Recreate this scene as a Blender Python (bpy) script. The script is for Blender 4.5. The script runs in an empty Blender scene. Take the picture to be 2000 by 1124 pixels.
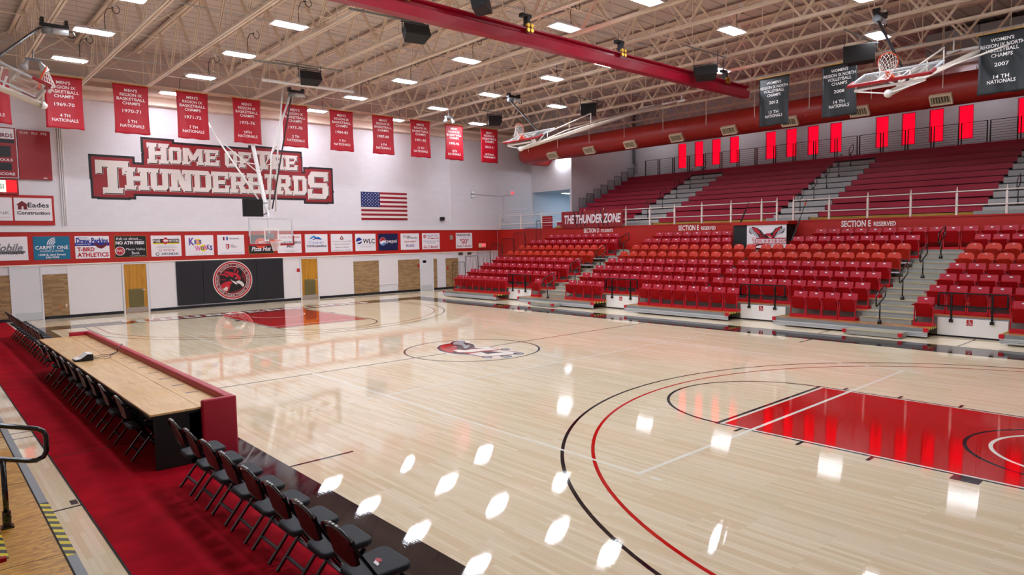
import bpy, bmesh, math, random
from mathutils import Vector, Matrix

random.seed(7)
SC = bpy.context.scene
COL = SC.collection
PI = math.pi

# ------------------------------------------------------------------ camera
cam_d = bpy.data.cameras.new('camera')
cam_o = bpy.data.objects.new('camera', cam_d)
COL.objects.link(cam_o)
SC.camera = cam_o
_a, _e, _r = 0.72686757, -0.07190332, -0.0166456
_f = Vector((math.sin(_a) * math.cos(_e), math.cos(_a) * math.cos(_e), math.sin(_e)))
_rt = Vector((math.cos(_a), -math.sin(_a), 0.0))
_up = _rt.cross(_f)
_r2 = _rt * math.cos(_r) + _up * math.sin(_r)
_u2 = _up * math.cos(_r) - _rt * math.sin(_r)
_m = Matrix((( _r2.x, _u2.x, -_f.x, -11.1772),
             ( _r2.y, _u2.y, -_f.y, -14.2200),
             ( _r2.z, _u2.z, -_f.z, 2.9499),
             (0, 0, 0, 1)))
cam_o.matrix_world = _m
cam_d.sensor_fit = 'HORIZONTAL'
cam_d.sensor_width = 36.0
cam_d.lens = 36.0 * 1324.32 / 2000.0
cam_d.clip_start = 0.05
cam_d.clip_end = 200

# ------------------------------------------------------------------ world and exposure
w = bpy.data.worlds.new('world')
SC.world = w
w.use_nodes = True
w.node_tree.nodes['Background'].inputs[0].default_value = (0.9, 0.93, 1.0, 1)
w.node_tree.nodes['Background'].inputs[1].default_value = 0.3
SC.view_settings.view_transform = 'Standard'
SC.view_settings.look = 'None'
SC.view_settings.gamma = 1
SC.view_settings.use_curve_mapping = False
SC.view_settings.exposure = 0.0
LAMP = 120.0          # strength of the hall's ceiling lights

# ------------------------------------------------------------------ colours and materials
def lin(h):
    h = h.lstrip('#')
    o = []
    for i in (0, 2, 4):
        c = int(h[i:i + 2], 16) / 255
        o.append(c / 12.92 if c <= 0.04045 else ((c + 0.055) / 1.055) ** 2.4)
    return tuple(o) + (1,)

MATS = {}
def mat(name, col, rough=0.5, metal=0.0, spec=0.5, coat=0.0, coat_rough=0.05, var=0.08, scale=6.0,
        bump=0.0, bscale=40.0, emit=None, estr=0.0, trans=0.0, ior=1.45, alpha=1.0):
    if name in MATS:
        return MATS[name]
    m = bpy.data.materials.new(name)
    m.use_nodes = True
    nt = m.node_tree
    b = nt.nodes['Principled BSDF']
    c = lin(col) if isinstance(col, str) else tuple(col) + (1,)
    b.inputs['Base Color'].default_value = c
    b.inputs['Roughness'].default_value = rough
    b.inputs['Metallic'].default_value = metal
    b.inputs['Specular IOR Level'].default_value = spec
    b.inputs['Coat Weight'].default_value = coat
    b.inputs['Coat Roughness'].default_value = coat_rough
    b.inputs['IOR'].default_value = ior
    b.inputs['Transmission Weight'].default_value = trans
    b.inputs['Alpha'].default_value = alpha
    if emit is not None:
        b.inputs['Emission Color'].default_value = lin(emit)
        b.inputs['Emission Strength'].default_value = estr
    if var > 0 or bump > 0:
        tc = nt.nodes.new('ShaderNodeTexCoord')
    if var > 0:
        n = nt.nodes.new('ShaderNodeTexNoise')
        n.inputs['Scale'].default_value = scale
        n.inputs['Detail'].default_value = 2
        nt.links.new(tc.outputs['Object'], n.inputs['Vector'])
        mx = nt.nodes.new('ShaderNodeMix')
        mx.data_type = 'RGBA'
        mx.inputs[6].default_value = tuple(max(0, x * (1 - var)) for x in c[:3]) + (1,)
        mx.inputs[7].default_value = tuple(min(1, x * (1 + var)) for x in c[:3]) + (1,)
        nt.links.new(n.outputs['Fac'], mx.inputs[0])
        nt.links.new(mx.outputs[2], b.inputs['Base Color'])
    if bump > 0:
        n2 = nt.nodes.new('ShaderNodeTexNoise')
        n2.inputs['Scale'].default_value = bscale
        nt.links.new(tc.outputs['Object'], n2.inputs['Vector'])
        bp = nt.nodes.new('ShaderNodeBump')
        bp.inputs['Strength'].default_value = bump
        bp.inputs['Distance'].default_value = 0.01
        nt.links.new(n2.outputs['Fac'], bp.inputs['Height'])
        nt.links.new(bp.outputs['Normal'], b.inputs['Normal'])
    MATS[name] = m
    return m

def N(nt, t, **k):
    n = nt.nodes.new(t)
    for a, v in k.items():
        if a.startswith('i_'):
            n.inputs[a[2:].replace('_', ' ')].default_value = v
        else:
            setattr(n, a, v)
    return n

def varnish(b, nt, tc, rough=0.012):
    """clear floor finish: a coat that mirrors the hall, very slightly cupped board by board"""
    b.inputs['Coat Weight'].default_value = 1.0
    b.inputs['Coat Roughness'].default_value = rough
    b.inputs['Coat IOR'].default_value = 1.55
    mp = N(nt, 'ShaderNodeMapping')
    mp.inputs['Scale'].default_value = (30, 0.9, 1)
    nt.links.new(tc.outputs['Object'], mp.inputs['Vector'])
    n = N(nt, 'ShaderNodeTexNoise')
    n.inputs['Scale'].default_value = 1.0
    n.inputs['Detail'].default_value = 6
    n.inputs['Roughness'].default_value = 0.65
    nt.links.new(mp.outputs['Vector'], n.inputs['Vector'])
    bp = N(nt, 'ShaderNodeBump')
    bp.inputs['Strength'].default_value = 0.06
    bp.inputs['Distance'].default_value = 0.004
    nt.links.new(n.outputs['Fac'], bp.inputs['Height'])
    nt.links.new(bp.outputs['Normal'], b.inputs['Coat Normal'])

def maple():
    m = bpy.data.materials.new('maple_court')
    m.use_nodes = True
    nt = m.node_tree
    b = nt.nodes['Principled BSDF']
    tc = N(nt, 'ShaderNodeTexCoord')
    sp = N(nt, 'ShaderNodeSeparateXYZ')
    cb = N(nt, 'ShaderNodeCombineXYZ')
    nt.links.new(tc.outputs['Object'], sp.inputs[0])
    nt.links.new(sp.outputs['Y'], cb.inputs['X'])
    nt.links.new(sp.outputs['X'], cb.inputs['Y'])
    br = N(nt, 'ShaderNodeTexBrick')
    br.offset = 0.37
    br.inputs['Scale'].default_value = 1.0
    br.inputs['Brick Width'].default_value = 1.15
    br.inputs['Row Height'].default_value = 0.057
    br.inputs['Mortar Size'].default_value = 0.0008
    br.inputs['Bias'].default_value = 0.0
    br.inputs['Color1'].default_value = lin('#F5E5C9')
    br.inputs['Color2'].default_value = lin('#E8D2AE')
    br.inputs['Mortar'].default_value = lin('#C9AD88')
    nt.links.new(cb.outputs[0], br.inputs['Vector'])
    # second, longer pattern: the odd darker board
    br2 = N(nt, 'ShaderNodeTexBrick')
    br2.offset = 0.61
    br2.inputs['Scale'].default_value = 1.0
    br2.inputs['Brick Width'].default_value = 1.9
    br2.inputs['Row Height'].default_value = 0.057
    br2.inputs['Mortar Size'].default_value = 0.0
    br2.inputs['Bias'].default_value = -0.55
    br2.inputs['Color1'].default_value = (0, 0, 0, 1)
    br2.inputs['Color2'].default_value = (1, 1, 1, 1)
    nt.links.new(cb.outputs[0], br2.inputs['Vector'])
    pw = N(nt, 'ShaderNodeMath', operation='POWER')
    pw.inputs[1].default_value = 3.0
    nt.links.new(br2.outputs['Color'], pw.inputs[0])
    mx = N(nt, 'ShaderNodeMix', data_type='RGBA')
    mx.inputs[7].default_value = lin('#D9B78E')
    nt.links.new(pw.outputs[0], mx.inputs[0])
    nt.links.new(br.outputs['Color'], mx.inputs[6])
    # grain
    mp = N(nt, 'ShaderNodeMapping')
    mp.inputs['Scale'].default_value = (60, 2.2, 1)
    nt.links.new(tc.outputs['Object'], mp.inputs['Vector'])
    ns = N(nt, 'ShaderNodeTexNoise')
    ns.inputs['Scale'].default_value = 1.0
    ns.inputs['Detail'].default_value = 3
    nt.links.new(mp.outputs['Vector'], ns.inputs['Vector'])
    mx2 = N(nt, 'ShaderNodeMix', data_type='RGBA', blend_type='MULTIPLY')
    mx2.inputs[0].default_value = 0.14
    nt.links.new(mx.outputs[2], mx2.inputs[6])
    nt.links.new(ns.outputs['Color'], mx2.inputs[7])
    hs = N(nt, 'ShaderNodeHueSaturation')
    hs.inputs['Saturation'].default_value = 1.0
    nt.links.new(mx2.outputs[2], hs.inputs['Color'])
    nt.links.new(hs.outputs[0], b.inputs['Base Color'])
    b.inputs['Roughness'].default_value = 0.5
    b.inputs['Specular IOR Level'].default_value = 0.0
    varnish(b, nt, tc)
    return m

def floorpaint(name, col):
    m = bpy.data.materials.new(name)
    m.use_nodes = True
    nt = m.node_tree
    b = nt.nodes['Principled BSDF']
    b.inputs['Base Color'].default_value = lin(col)
    b.inputs['Roughness'].default_value = 0.6
    b.inputs['Specular IOR Level'].default_value = 0.0
    tc = N(nt, 'ShaderNodeTexCoord')
    ns = N(nt, 'ShaderNodeTexNoise')
    ns.inputs['Scale'].default_value = 3.0
    nt.links.new(tc.outputs['Object'], ns.inputs['Vector'])
    mx = N(nt, 'ShaderNodeMix', data_type='RGBA')
    c = lin(col)
    mx.inputs[6].default_value = tuple(x * .93 for x in c[:3]) + (1,)
    mx.inputs[7].default_value = tuple(min(1, x * 1.07) for x in c[:3]) + (1,)
    nt.links.new(ns.outputs['Fac'], mx.inputs[0])
    nt.links.new(mx.outputs[2], b.inputs['Base Color'])
    varnish(b, nt, tc)
    return m

def brickmat(name, c1, c2, mortar, bw, bh, ms, axis='x', rough=0.6, bump=0.3):
    m = bpy.data.materials.new(name)
    m.use_nodes = True
    nt = m.node_tree
    b = nt.nodes['Principled BSDF']
    b.inputs['Roughness'].default_value = rough
    tc = N(nt, 'ShaderNodeTexCoord')
    sp = N(nt, 'ShaderNodeSeparateXYZ')
    cb = N(nt, 'ShaderNodeCombineXYZ')
    nt.links.new(tc.outputs['Object'], sp.inputs[0])
    nt.links.new(sp.outputs['X' if axis == 'x' else 'Y'], cb.inputs['X'])
    nt.links.new(sp.outputs['Z'], cb.inputs['Y'])
    br = N(nt, 'ShaderNodeTexBrick')
    br.inputs['Scale'].default_value = 1.0
    br.inputs['Brick Width'].default_value = bw
    br.inputs['Row Height'].default_value = bh
    br.inputs['Mortar Size'].default_value = ms
    br.inputs['Color1'].default_value = lin(c1)
    br.inputs['Color2'].default_value = lin(c2)
    br.inputs['Mortar'].default_value = lin(mortar)
    nt.links.new(cb.outputs[0], br.inputs['Vector'])
    nt.links.new(br.outputs['Color'], b.inputs['Base Color'])
    bp = N(nt, 'ShaderNodeBump')
    bp.inputs['Strength'].default_value = bump
    bp.inputs['Distance'].default_value = 0.01
    bp.invert = True
    nt.links.new(br.outputs['Fac'], bp.inputs['Height'])
    nt.links.new(bp.outputs['Normal'], b.inputs['Normal'])
    return m

def woodmat(name, c1, c2, sc=(3, 30, 3), rough=0.45, coat=0.0, dist=2.0):
    m = bpy.data.materials.new(name)
    m.use_nodes = True
    nt = m.node_tree
    b = nt.nodes['Principled BSDF']
    b.inputs['Roughness'].default_value = rough
    b.inputs['Coat Weight'].default_value = coat
    tc = N(nt, 'ShaderNodeTexCoord')
    mp = N(nt, 'ShaderNodeMapping')
    mp.inputs['Scale'].default_value = sc
    nt.links.new(tc.outputs['Object'], mp.inputs['Vector'])
    ns = N(nt, 'ShaderNodeTexNoise')
    ns.inputs['Scale'].default_value = 1.0
    ns.inputs['Detail'].default_value = 5
    ns.inputs['Distortion'].default_value = dist
    nt.links.new(mp.outputs['Vector'], ns.inputs['Vector'])
    rp = N(nt, 'ShaderNodeValToRGB')
    rp.color_ramp.elements[0].position = 0.35
    rp.color_ramp.elements[0].color = lin(c1)
    rp.color_ramp.elements[1].position = 0.62
    rp.color_ramp.elements[1].color = lin(c2)
    nt.links.new(ns.outputs['Fac'], rp.inputs[0])
    nt.links.new(rp.outputs[0], b.inputs['Base Color'])
    return m

def ceilingmat():
    m = bpy.data.materials.new('roof_deck')
    m.use_nodes = True
    nt = m.node_tree
    b = nt.nodes['Principled BSDF']
    b.inputs['Roughness'].default_value = 0.85
    tc = N(nt, 'ShaderNodeTexCoord')
    wv = N(nt, 'ShaderNodeTexWave')
    wv.bands_direction = 'Y'
    wv.inputs['Scale'].default_value = 0.5236
    wv.inputs['Distortion'].default_value = 0.0
    nt.links.new(tc.outputs['Object'], wv.inputs['Vector'])
    rp = N(nt, 'ShaderNodeValToRGB')
    rp.color_ramp.elements[0].position = 0.0
    rp.color_ramp.elements[0].color = lin('#B3A69C')
    rp.color_ramp.elements[1].position = 0.09
    rp.color_ramp.elements[1].color = lin('#D9CFC8')
    nt.links.new(wv.outputs['Fac'], rp.inputs[0])
    nt.links.new(rp.outputs[0], b.inputs['Base Color'])
    return m

def carpetmat():
    m = bpy.data.materials.new('red_carpet')
    m.use_nodes = True
    nt = m.node_tree
    b = nt.nodes['Principled BSDF']
    b.inputs['Roughness'].default_value = 0.95
    b.inputs['Specular IOR Level'].default_value = 0.1
    tc = N(nt, 'ShaderNodeTexCoord')
    ns = N(nt, 'ShaderNodeTexNoise')
    ns.inputs['Scale'].default_value = 2.6
    ns.inputs['Detail'].default_value = 4
    nt.links.new(tc.outputs['Object'], ns.inputs['Vector'])
    n2 = N(nt, 'ShaderNodeTexNoise')
    n2.inputs['Scale'].default_value = 90
    nt.links.new(tc.outputs['Object'], n2.inputs['Vector'])
    ad = N(nt, 'ShaderNodeMath', operation='MULTIPLY_ADD')
    ad.inputs[1].default_value = 0.5
    nt.links.new(n2.outputs['Fac'], ad.inputs[0])
    nt.links.new(ns.outputs['Fac'], ad.inputs[2])
    rp = N(nt, 'ShaderNodeValToRGB')
    rp.color_ramp.elements[0].position = 0.5
    rp.color_ramp.elements[0].color = lin('#86000F')
    rp.color_ramp.elements[1].position = 0.95
    rp.color_ramp.elements[1].color = lin('#AA041C')
    nt.links.new(ad.outputs[0], rp.inputs[0])
    nt.links.new(rp.outputs[0], b.inputs['Base Color'])
    return m

def tapemat():
    m = bpy.data.materials.new('hazard_tape')
    m.use_nodes = True
    nt = m.node_tree
    b = nt.nodes['Principled BSDF']
    tc = N(nt, 'ShaderNodeTexCoord')
    sp = N(nt, 'ShaderNodeSeparateXYZ')
    nt.links.new(tc.outputs['Object'], sp.inputs[0])
    a = N(nt, 'ShaderNodeMath', operation='ADD')
    nt.links.new(sp.outputs['X'], a.inputs[0])
    nt.links.new(sp.outputs['Y'], a.inputs[1])
    f = N(nt, 'ShaderNodeMath', operation='PINGPONG')
    f.inputs[1].default_value = 0.085
    nt.links.new(a.outputs[0], f.inputs[0])
    g = N(nt, 'ShaderNodeMath', operation='GREATER_THAN')
    g.inputs[1].default_value = 0.042
    nt.links.new(f.outputs[0], g.inputs[0])
    mx = N(nt, 'ShaderNodeMix', data_type='RGBA')
    mx.inputs[6].default_value = lin('#D8C21E')
    mx.inputs[7].default_value = lin('#3A3A3A')
    nt.links.new(g.outputs[0], mx.inputs[0])
    nt.links.new(mx.outputs[2], b.inputs['Base Color'])
    return m

M = dict(
    maple=maple(), fblack=floorpaint('court_black', '#17121A'), fred=floorpaint('court_red', '#C01410'),
    fwhite=floorpaint('court_white', '#F0EDE0'), fgrey=floorpaint('court_grey', '#A8ABAD'),
    blockwall=brickmat('painted_block_wall', '#DBD7DB', '#D7D3D7', '#D5D0D4', 0.41, 0.2, 0.006, 'x', 0.55, 0.03),
    blockwall_y=brickmat('painted_block_side', '#DBD7DB', '#D7D3D7', '#D5D0D4', 0.41, 0.2, 0.006, 'y', 0.55, 0.03),
    tanbrick=brickmat('tan_brick', '#A88458', '#7E5E3C', '#8E7858', 0.30, 0.062, 0.006, 'x', 0.7, 0.4),
    ceil=ceilingmat(), carpet=carpetmat(), tape=tapemat(),
    ply=woodmat('plywood_deck', '#9C6818', '#D39E40', (1.6, 5, 1), 0.4, 0.3, 6.0),
    deckwood=woodmat('deck_wood', '#9A6430', '#B57C45', (4, 1.2, 1), 0.4, 0.2),
    oak=woodmat('oak_top', '#D6A768', '#E6BE80', (14, 1.5, 1), 0.35, 0.3, 1.0),
    doorwood=woodmat('door_veneer', '#A87016', '#C38A26', (9, 9, 0.7), 0.4, 0.2, 1.0),
    kickwood=woodmat('kick_board', '#A57A22', '#BE9134', (3, 1, 9), 0.5),
)
M['wallwhite'] = mat('white_paint', '#DED8D8', 0.5, var=0.02)
M['bandred'] = mat('band_red', '#AE1C14', 0.45, var=0.03)
M['balcred'] = mat('balcony_red', '#AE1C14', 0.45, var=0.04)
M['seat'] = mat('seat_red', '#B6263A', 0.42, var=0.05, spec=0.4)
M['pan'] = mat('seat_pan_red', '#A40C14', 0.55, var=0.05, spec=0.15)
M['seatbase'] = mat('seat_base_red', '#C00E22', 0.45, var=0.05)
M['orange'] = mat('seat_orange_red', '#C62C18', 0.35, var=0.05)
M['orangepan'] = mat('seat_orange_pan', '#B01E0C', 0.4, var=0.05)
M['plate'] = mat('number_plate_white', '#F0F2F6', 0.35, var=0)
M['maroon'] = mat('bench_maroon', '#A8203A', 0.45, var=0.10, scale=3.0, spec=0.4)
M['duct'] = mat('duct_red', '#962018', 0.42, var=0.03)
M['beamred'] = mat('curtain_vinyl_red', '#9A0A26', 0.3, var=0.08, scale=2)
M['bannerred'] = mat('banner_red', '#B40822', 0.5, var=0.06, scale=3)
M['bannerblack'] = mat('banner_black', '#1A1F23', 0.4, var=0.15, scale=3)
M['gold'] = mat('gold_fringe', '#C9962C', 0.4, var=0.1)
M['cloth'] = mat('lettering_white', '#F2EEEC', 0.6, var=0)
M['truss'] = mat('truss_paint', '#F0E0CE', 0.5, var=0.06)
M['alu'] = mat('aluminium', '#CDD1D8', 0.4, metal=0.15, var=0.08, scale=12)
M['alutop'] = mat('aluminium_nosing', '#86898C', 0.5, metal=0.1, var=0.08)
M['riser'] = mat('riser_grey', '#7D7F79', 0.6, var=0.08)
M['step'] = mat('step_grey', '#9C9D98', 0.6, var=0.12)
M['nose'] = mat('step_nosing_yellow', '#C2A03C', 0.6, var=0.1)
M['stepwood'] = mat('step_tread', '#A39A80', 0.6, var=0.15)
M['upstep'] = mat('upper_step_grey', '#B5B0AE', 0.6, var=0.15)
M['black'] = mat('black_metal', '#101014', 0.35, var=0.1)
M['blackgloss'] = mat('black_gloss', '#0A0A0C', 0.18, var=0.05, coat=0.6)
M['dark'] = mat('dark_shade', '#1A1616', 0.8, var=0.1)
M['speaker'] = mat('speaker_black', '#17181C', 0.6, var=0.1, bump=0.3, bscale=200)
M['white'] = mat('white_enamel', '#EFECEA', 0.35, var=0.02)
M['railwhite'] = mat('rail_cream', '#E6D8CF', 0.4, var=0.03)
M['grey'] = mat('mid_grey', '#7B7F84', 0.5, var=0.05)
M['lightgrey'] = mat('light_grey', '#BDBFC2', 0.45, var=0.03)
M['vinyl'] = mat('chair_vinyl', '#2D3035', 0.6, spec=0.25, var=0.06, bump=0.1, bscale=120)
M['vinyldark'] = mat('chair_back_dark', '#0C090B', 0.4, var=0.05, coat=0.15)
M['brace'] = mat('chair_brace', '#4A4448', 0.35, metal=0.5, var=0.05)
M['pad'] = mat('wall_pad_black', '#1B1B22', 0.45, var=0.06)
M['tablered'] = mat('table_red_pad', '#B01A34', 0.4, var=0.04)
M['tableblack'] = mat('table_black', '#0C0A0C', 0.6, var=0.05)
M['rim'] = mat('rim_orange', '#E8501A', 0.35, var=0.03)
M['net'] = mat('net_white', '#F0ECE8', 0.7, var=0)
M['bbpad'] = mat('backboard_pad', '#A01824', 0.45, var=0.04)
M['glass'] = mat('backboard_glass', '#E8F0F0', 0.02, var=0, trans=0.0, alpha=0.16, coat=1.0)
M['brass'] = mat('brass', '#C79A3A', 0.35, metal=0.7, var=0.05)
M['doorwhite'] = mat('door_white', '#D6D4D8', 0.45, var=0.02)
M['baseboard'] = mat('baseboard_black', '#12131C', 0.45, var=0.05)
M['steel'] = mat('kick_plate', '#A79A92', 0.4, metal=0.4, var=0.05)
M['louver'] = mat('louver_olive', '#6E6238', 0.5, metal=0.3, var=0.1)
M['vent'] = mat('vent_beige', '#D8C6AA', 0.45, var=0.04)
M['ventdark'] = mat('vent_blade', '#6C624C', 0.5, var=0.1)
M['exit'] = mat('exit_red', '#FF3A50', 0.5, var=0, emit='#FF2A44', estr=0.8)
M['daylit_wall'] = mat('corridor_daylight_tint', '#D6E2EA', 0.6, var=0.03)  # blue cast of daylight put into the wall colour
M['ledred'] = mat('led_red', '#FF1020', 0.4, var=0, emit='#FF0C18', estr=0.7)
M['ledwhite'] = mat('led_cream', '#F4FFF0', 0.4, var=0, emit='#E8F8DC', estr=0.6)
for k, c in dict(s_white='#E6E0E4', s_black='#141216', s_red='#B01622', s_teal='#0C6A8C', s_navy='#101A46', s_blue='#1E2E8C',
                 s_yellow='#E0C828', s_grey='#77777C', s_pink='#D86AA8', s_purple='#6A4C9C', s_lblue='#2E7EC8', s_maroon='#6E0E1C',
                 s_orange='#D8482A', s_flagred='#8E1426', s_flagblue='#1A2A62', s_scorered='#92181E', s_thunder='#8A1A20',
                 s_crimson='#B8182C', s_bone='#D8CEC8', s_silver='#A8A8B0').items():
    M[k] = mat(k[2:] + '_ink', c, 0.45, var=0.02)

def lightmat(name, col, s):
    m = bpy.data.materials.new(name)
    m.use_nodes = True
    nt = m.node_tree
    nt.nodes.clear()
    e = nt.nodes.new('ShaderNodeEmission')
    o = nt.nodes.new('ShaderNodeOutputMaterial')
    e.inputs[0].default_value = lin(col)
    e.inputs[1].default_value = s
    nt.links.new(e.outputs[0], o.inputs[0])
    return m
M['lamp'] = lightmat('lamp_diffuser', '#EDF4FF', LAMP)
M['tube'] = lightmat('tube_diffuser', '#F4F7FF', 10.0)
M['cream'] = mat('cream_enamel', '#DCCFC2', 0.4, var=0.03)
M['corridor_fill'] = lightmat('corridor_daylight_fill', '#D8EAFF', 11.0)  # emitter for the added corridor lamp, in place of daylight
M['winred'] = lightmat('window_film', '#FF041E', 2.2)

# ------------------------------------------------------------------ mesh building
def wloc(o):
    v = Vector((0, 0, 0))
    while o is not None:
        v += o.location
        o = o.parent
    return v

class MB:
    def __init__(s):
        s.v, s.f, s.m = [], [], []
        s.mats = []
    def mi(s, m):
        m = M[m] if isinstance(m, str) else m
        if m not in s.mats:
            s.mats.append(m)
        return s.mats.index(m)
    def face(s, pts, m):
        b = len(s.v)
        s.v += [tuple(p) for p in pts]
        s.f.append(tuple(range(b, b + len(pts))))
        s.m.append(s.mi(m))
    def hexa(s, p, m):
        """p: eight corners, bottom ring 0-3 then top ring 4-7"""
        b = len(s.v)
        s.v += [tuple(q) for q in p]
        k = s.mi(m)
        for f in ((0, 3, 2, 1), (4, 5, 6, 7), (0, 1, 5, 4), (1, 2, 6, 5), (2, 3, 7, 6), (3, 0, 4, 7)):
            s.f.append(tuple(b + i for i in f))
            s.m.append(k)
        return s
    def box(s, x0, x1, y0, y1, z0, z1, m):
        return s.hexa([(x0, y0, z0), (x1, y0, z0), (x1, y1, z0), (x0, y1, z0),
                       (x0, y0, z1), (x1, y0, z1), (x1, y1, z1), (x0, y1, z1)], m)
    def bar(s, a, b, w, h, m, up=(0, 0, 1)):
        a, b = Vector(a), Vector(b)
        d = (b - a).normalized()
        u = Vector(up)
        if abs(d.dot(u)) > 0.98:
            u = Vector((1, 0, 0))
        r = d.cross(u).normalized() * (w / 2)
        t = r.cross(d).normalized() * (h / 2)
        return s.hexa([a - r - t, a + r - t, a + r + t, a - r + t, b - r - t, b + r - t, b + r + t, b - r + t], m)
    def tube(s, pts, r, m, n=8, closed=False):
        pts = [Vector(p) for p in pts]
        k = s.mi(m)
        b = len(s.v)
        L = len(pts)
        prev = None
        for i, p in enumerate(pts):
            if closed:
                d = pts[(i + 1) % L] - pts[i - 1]
            else:
                d = pts[min(i + 1, L - 1)] - pts[max(i - 1, 0)]
            d.normalize()
            if prev is None:
                u = Vector((0, 0, 1)) if abs(d.z) < 0.9 else Vector((1, 0, 0))
                u = (u - d * u.dot(d)).normalized()
            else:
                u = (prev - d * prev.dot(d)).normalized()
            prev = u
            q = d.cross(u)
            rr = r[i] if isinstance(r, (list, tuple)) else r
            for j in range(n):
                t = 2 * PI * j / n
                s.v.append(tuple(p + u * (rr * math.cos(t)) + q * (rr * math.sin(t))))
        for i in range(L if closed else L - 1):
            for j in range(n):
                a0 = b + i * n + j
                a1 = b + i * n + (j + 1) % n
                c0 = b + ((i + 1) % L) * n + j
                c1 = b + ((i + 1) % L) * n + (j + 1) % n
                s.f.append((a0, a1, c1, c0))
                s.m.append(k)
        if not closed:
            s.f.append(tuple(b + j for j in range(n))[::-1])
            s.m.append(k)
            s.f.append(tuple(b + (L - 1) * n + j for j in range(n)))
            s.m.append(k)
        return s
    def prism(s, ring, d, m):
        """ring: list of 3-D points, d: thickness vector"""
        b = len(s.v)
        n = len(ring)
        d = Vector(d)
        s.v += [tuple(Vector(p)) for p in ring] + [tuple(Vector(p) + d) for p in ring]
        k = s.mi(m)
        s.f.append(tuple(b + i for i in range(n))[::-1])
        s.f.append(tuple(b + n + i for i in range(n)))
        s.m += [k, k]
        for i in range(n):
            j = (i + 1) % n
            s.f.append((b + i, b + j, b + n + j, b + n + i))
            s.m.append(k)
        return s
    def build(s, name, parent=None, smooth=False, bevel=0.0, keep=False):
        me = bpy.data.meshes.new(name)
        off = wloc(parent) if parent is not None else Vector((0, 0, 0))
        vs = [(a - off.x, b - off.y, c - off.z) for a, b, c in s.v]
        me.from_pydata(vs, [], s.f)
        for m in s.mats:
            me.materials.append(m)
        me.polygons.foreach_set('material_index', s.m)
        if smooth:
            me.polygons.foreach_set('use_smooth', [True] * len(s.f))
        me.update()
        o = bpy.data.objects.new(name, me)
        COL.objects.link(o)
        if parent is not None:
            o.parent = parent
        if bevel > 0:
            md = o.modifiers.new('bevel', 'BEVEL')
            md.width = bevel
            md.segments = 2
            md.limit_method = 'ANGLE'
        return o

def tag(o, label=None, cat=None, group=None, kind=None):
    if label: o['label'] = label
    if cat: o['category'] = cat
    if group: o['group'] = group
    if kind: o['kind'] = kind
    return o

def thing(name, label, cat, loc=(0, 0, 0), rz=0.0, group=None):
    o = bpy.data.objects.new(name, None)
    COL.objects.link(o)
    o.location = loc
    o.rotation_euler = (0, 0, rz)
    o.empty_display_size = 0.1
    return tag(o, label, cat, group)

def dup(o, parent=None):
    c = o.copy()
    COL.objects.link(c)
    if parent is not None:
        c.parent = parent
    for ch in list(o.children):
        dup(ch, c)
    return c

ORD = ['first', 'second', 'third', 'fourth', 'fifth', 'sixth', 'seventh', 'eighth', 'ninth', 'tenth', 'eleventh', 'twelfth',
       'thirteenth', 'fourteenth', 'fifteenth', 'sixteenth', 'seventeenth', 'eighteenth', 'nineteenth', 'twentieth',
       'twenty-first', 'twenty-second', 'twenty-third', 'twenty-fourth', 'twenty-fifth', 'twenty-sixth', 'twenty-seventh', 'twenty-eighth']

# ------------------------------------------------------------------ lettering
_tc = {}
def textmesh(s, bold=0.0):
    key = (s, bold)
    if key in _tc:
        return _tc[key]
    cu = bpy.data.curves.new('t', 'FONT')
    cu.body = s
    cu.resolution_u = 2
    cu.offset = bold
    ob = bpy.data.objects.new('t', cu)
    COL.objects.link(ob)
    dg = bpy.context.evaluated_depsgraph_get()
    me = bpy.data.meshes.new_from_object(ob.evaluated_get(dg))
    vs = [(v.co.x, v.co.y) for v in me.vertices]
    fs = [tuple(p.vertices) for p in me.polygons]
    bpy.data.objects.remove(ob)
    bpy.data.curves.remove(cu)
    bpy.data.meshes.remove(me)
    x0, x1 = min(v[0] for v in vs), max(v[0] for v in vs)
    y0, y1 = min(v[1] for v in vs), max(v[1] for v in vs)
    vs = [((x - x0) / (x1 - x0), (y - y0) / (y1 - y0)) for x, y in vs]
    _tc[key] = (vs, fs, (x1 - x0) / (y1 - y0))
    return _tc[key]

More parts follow.
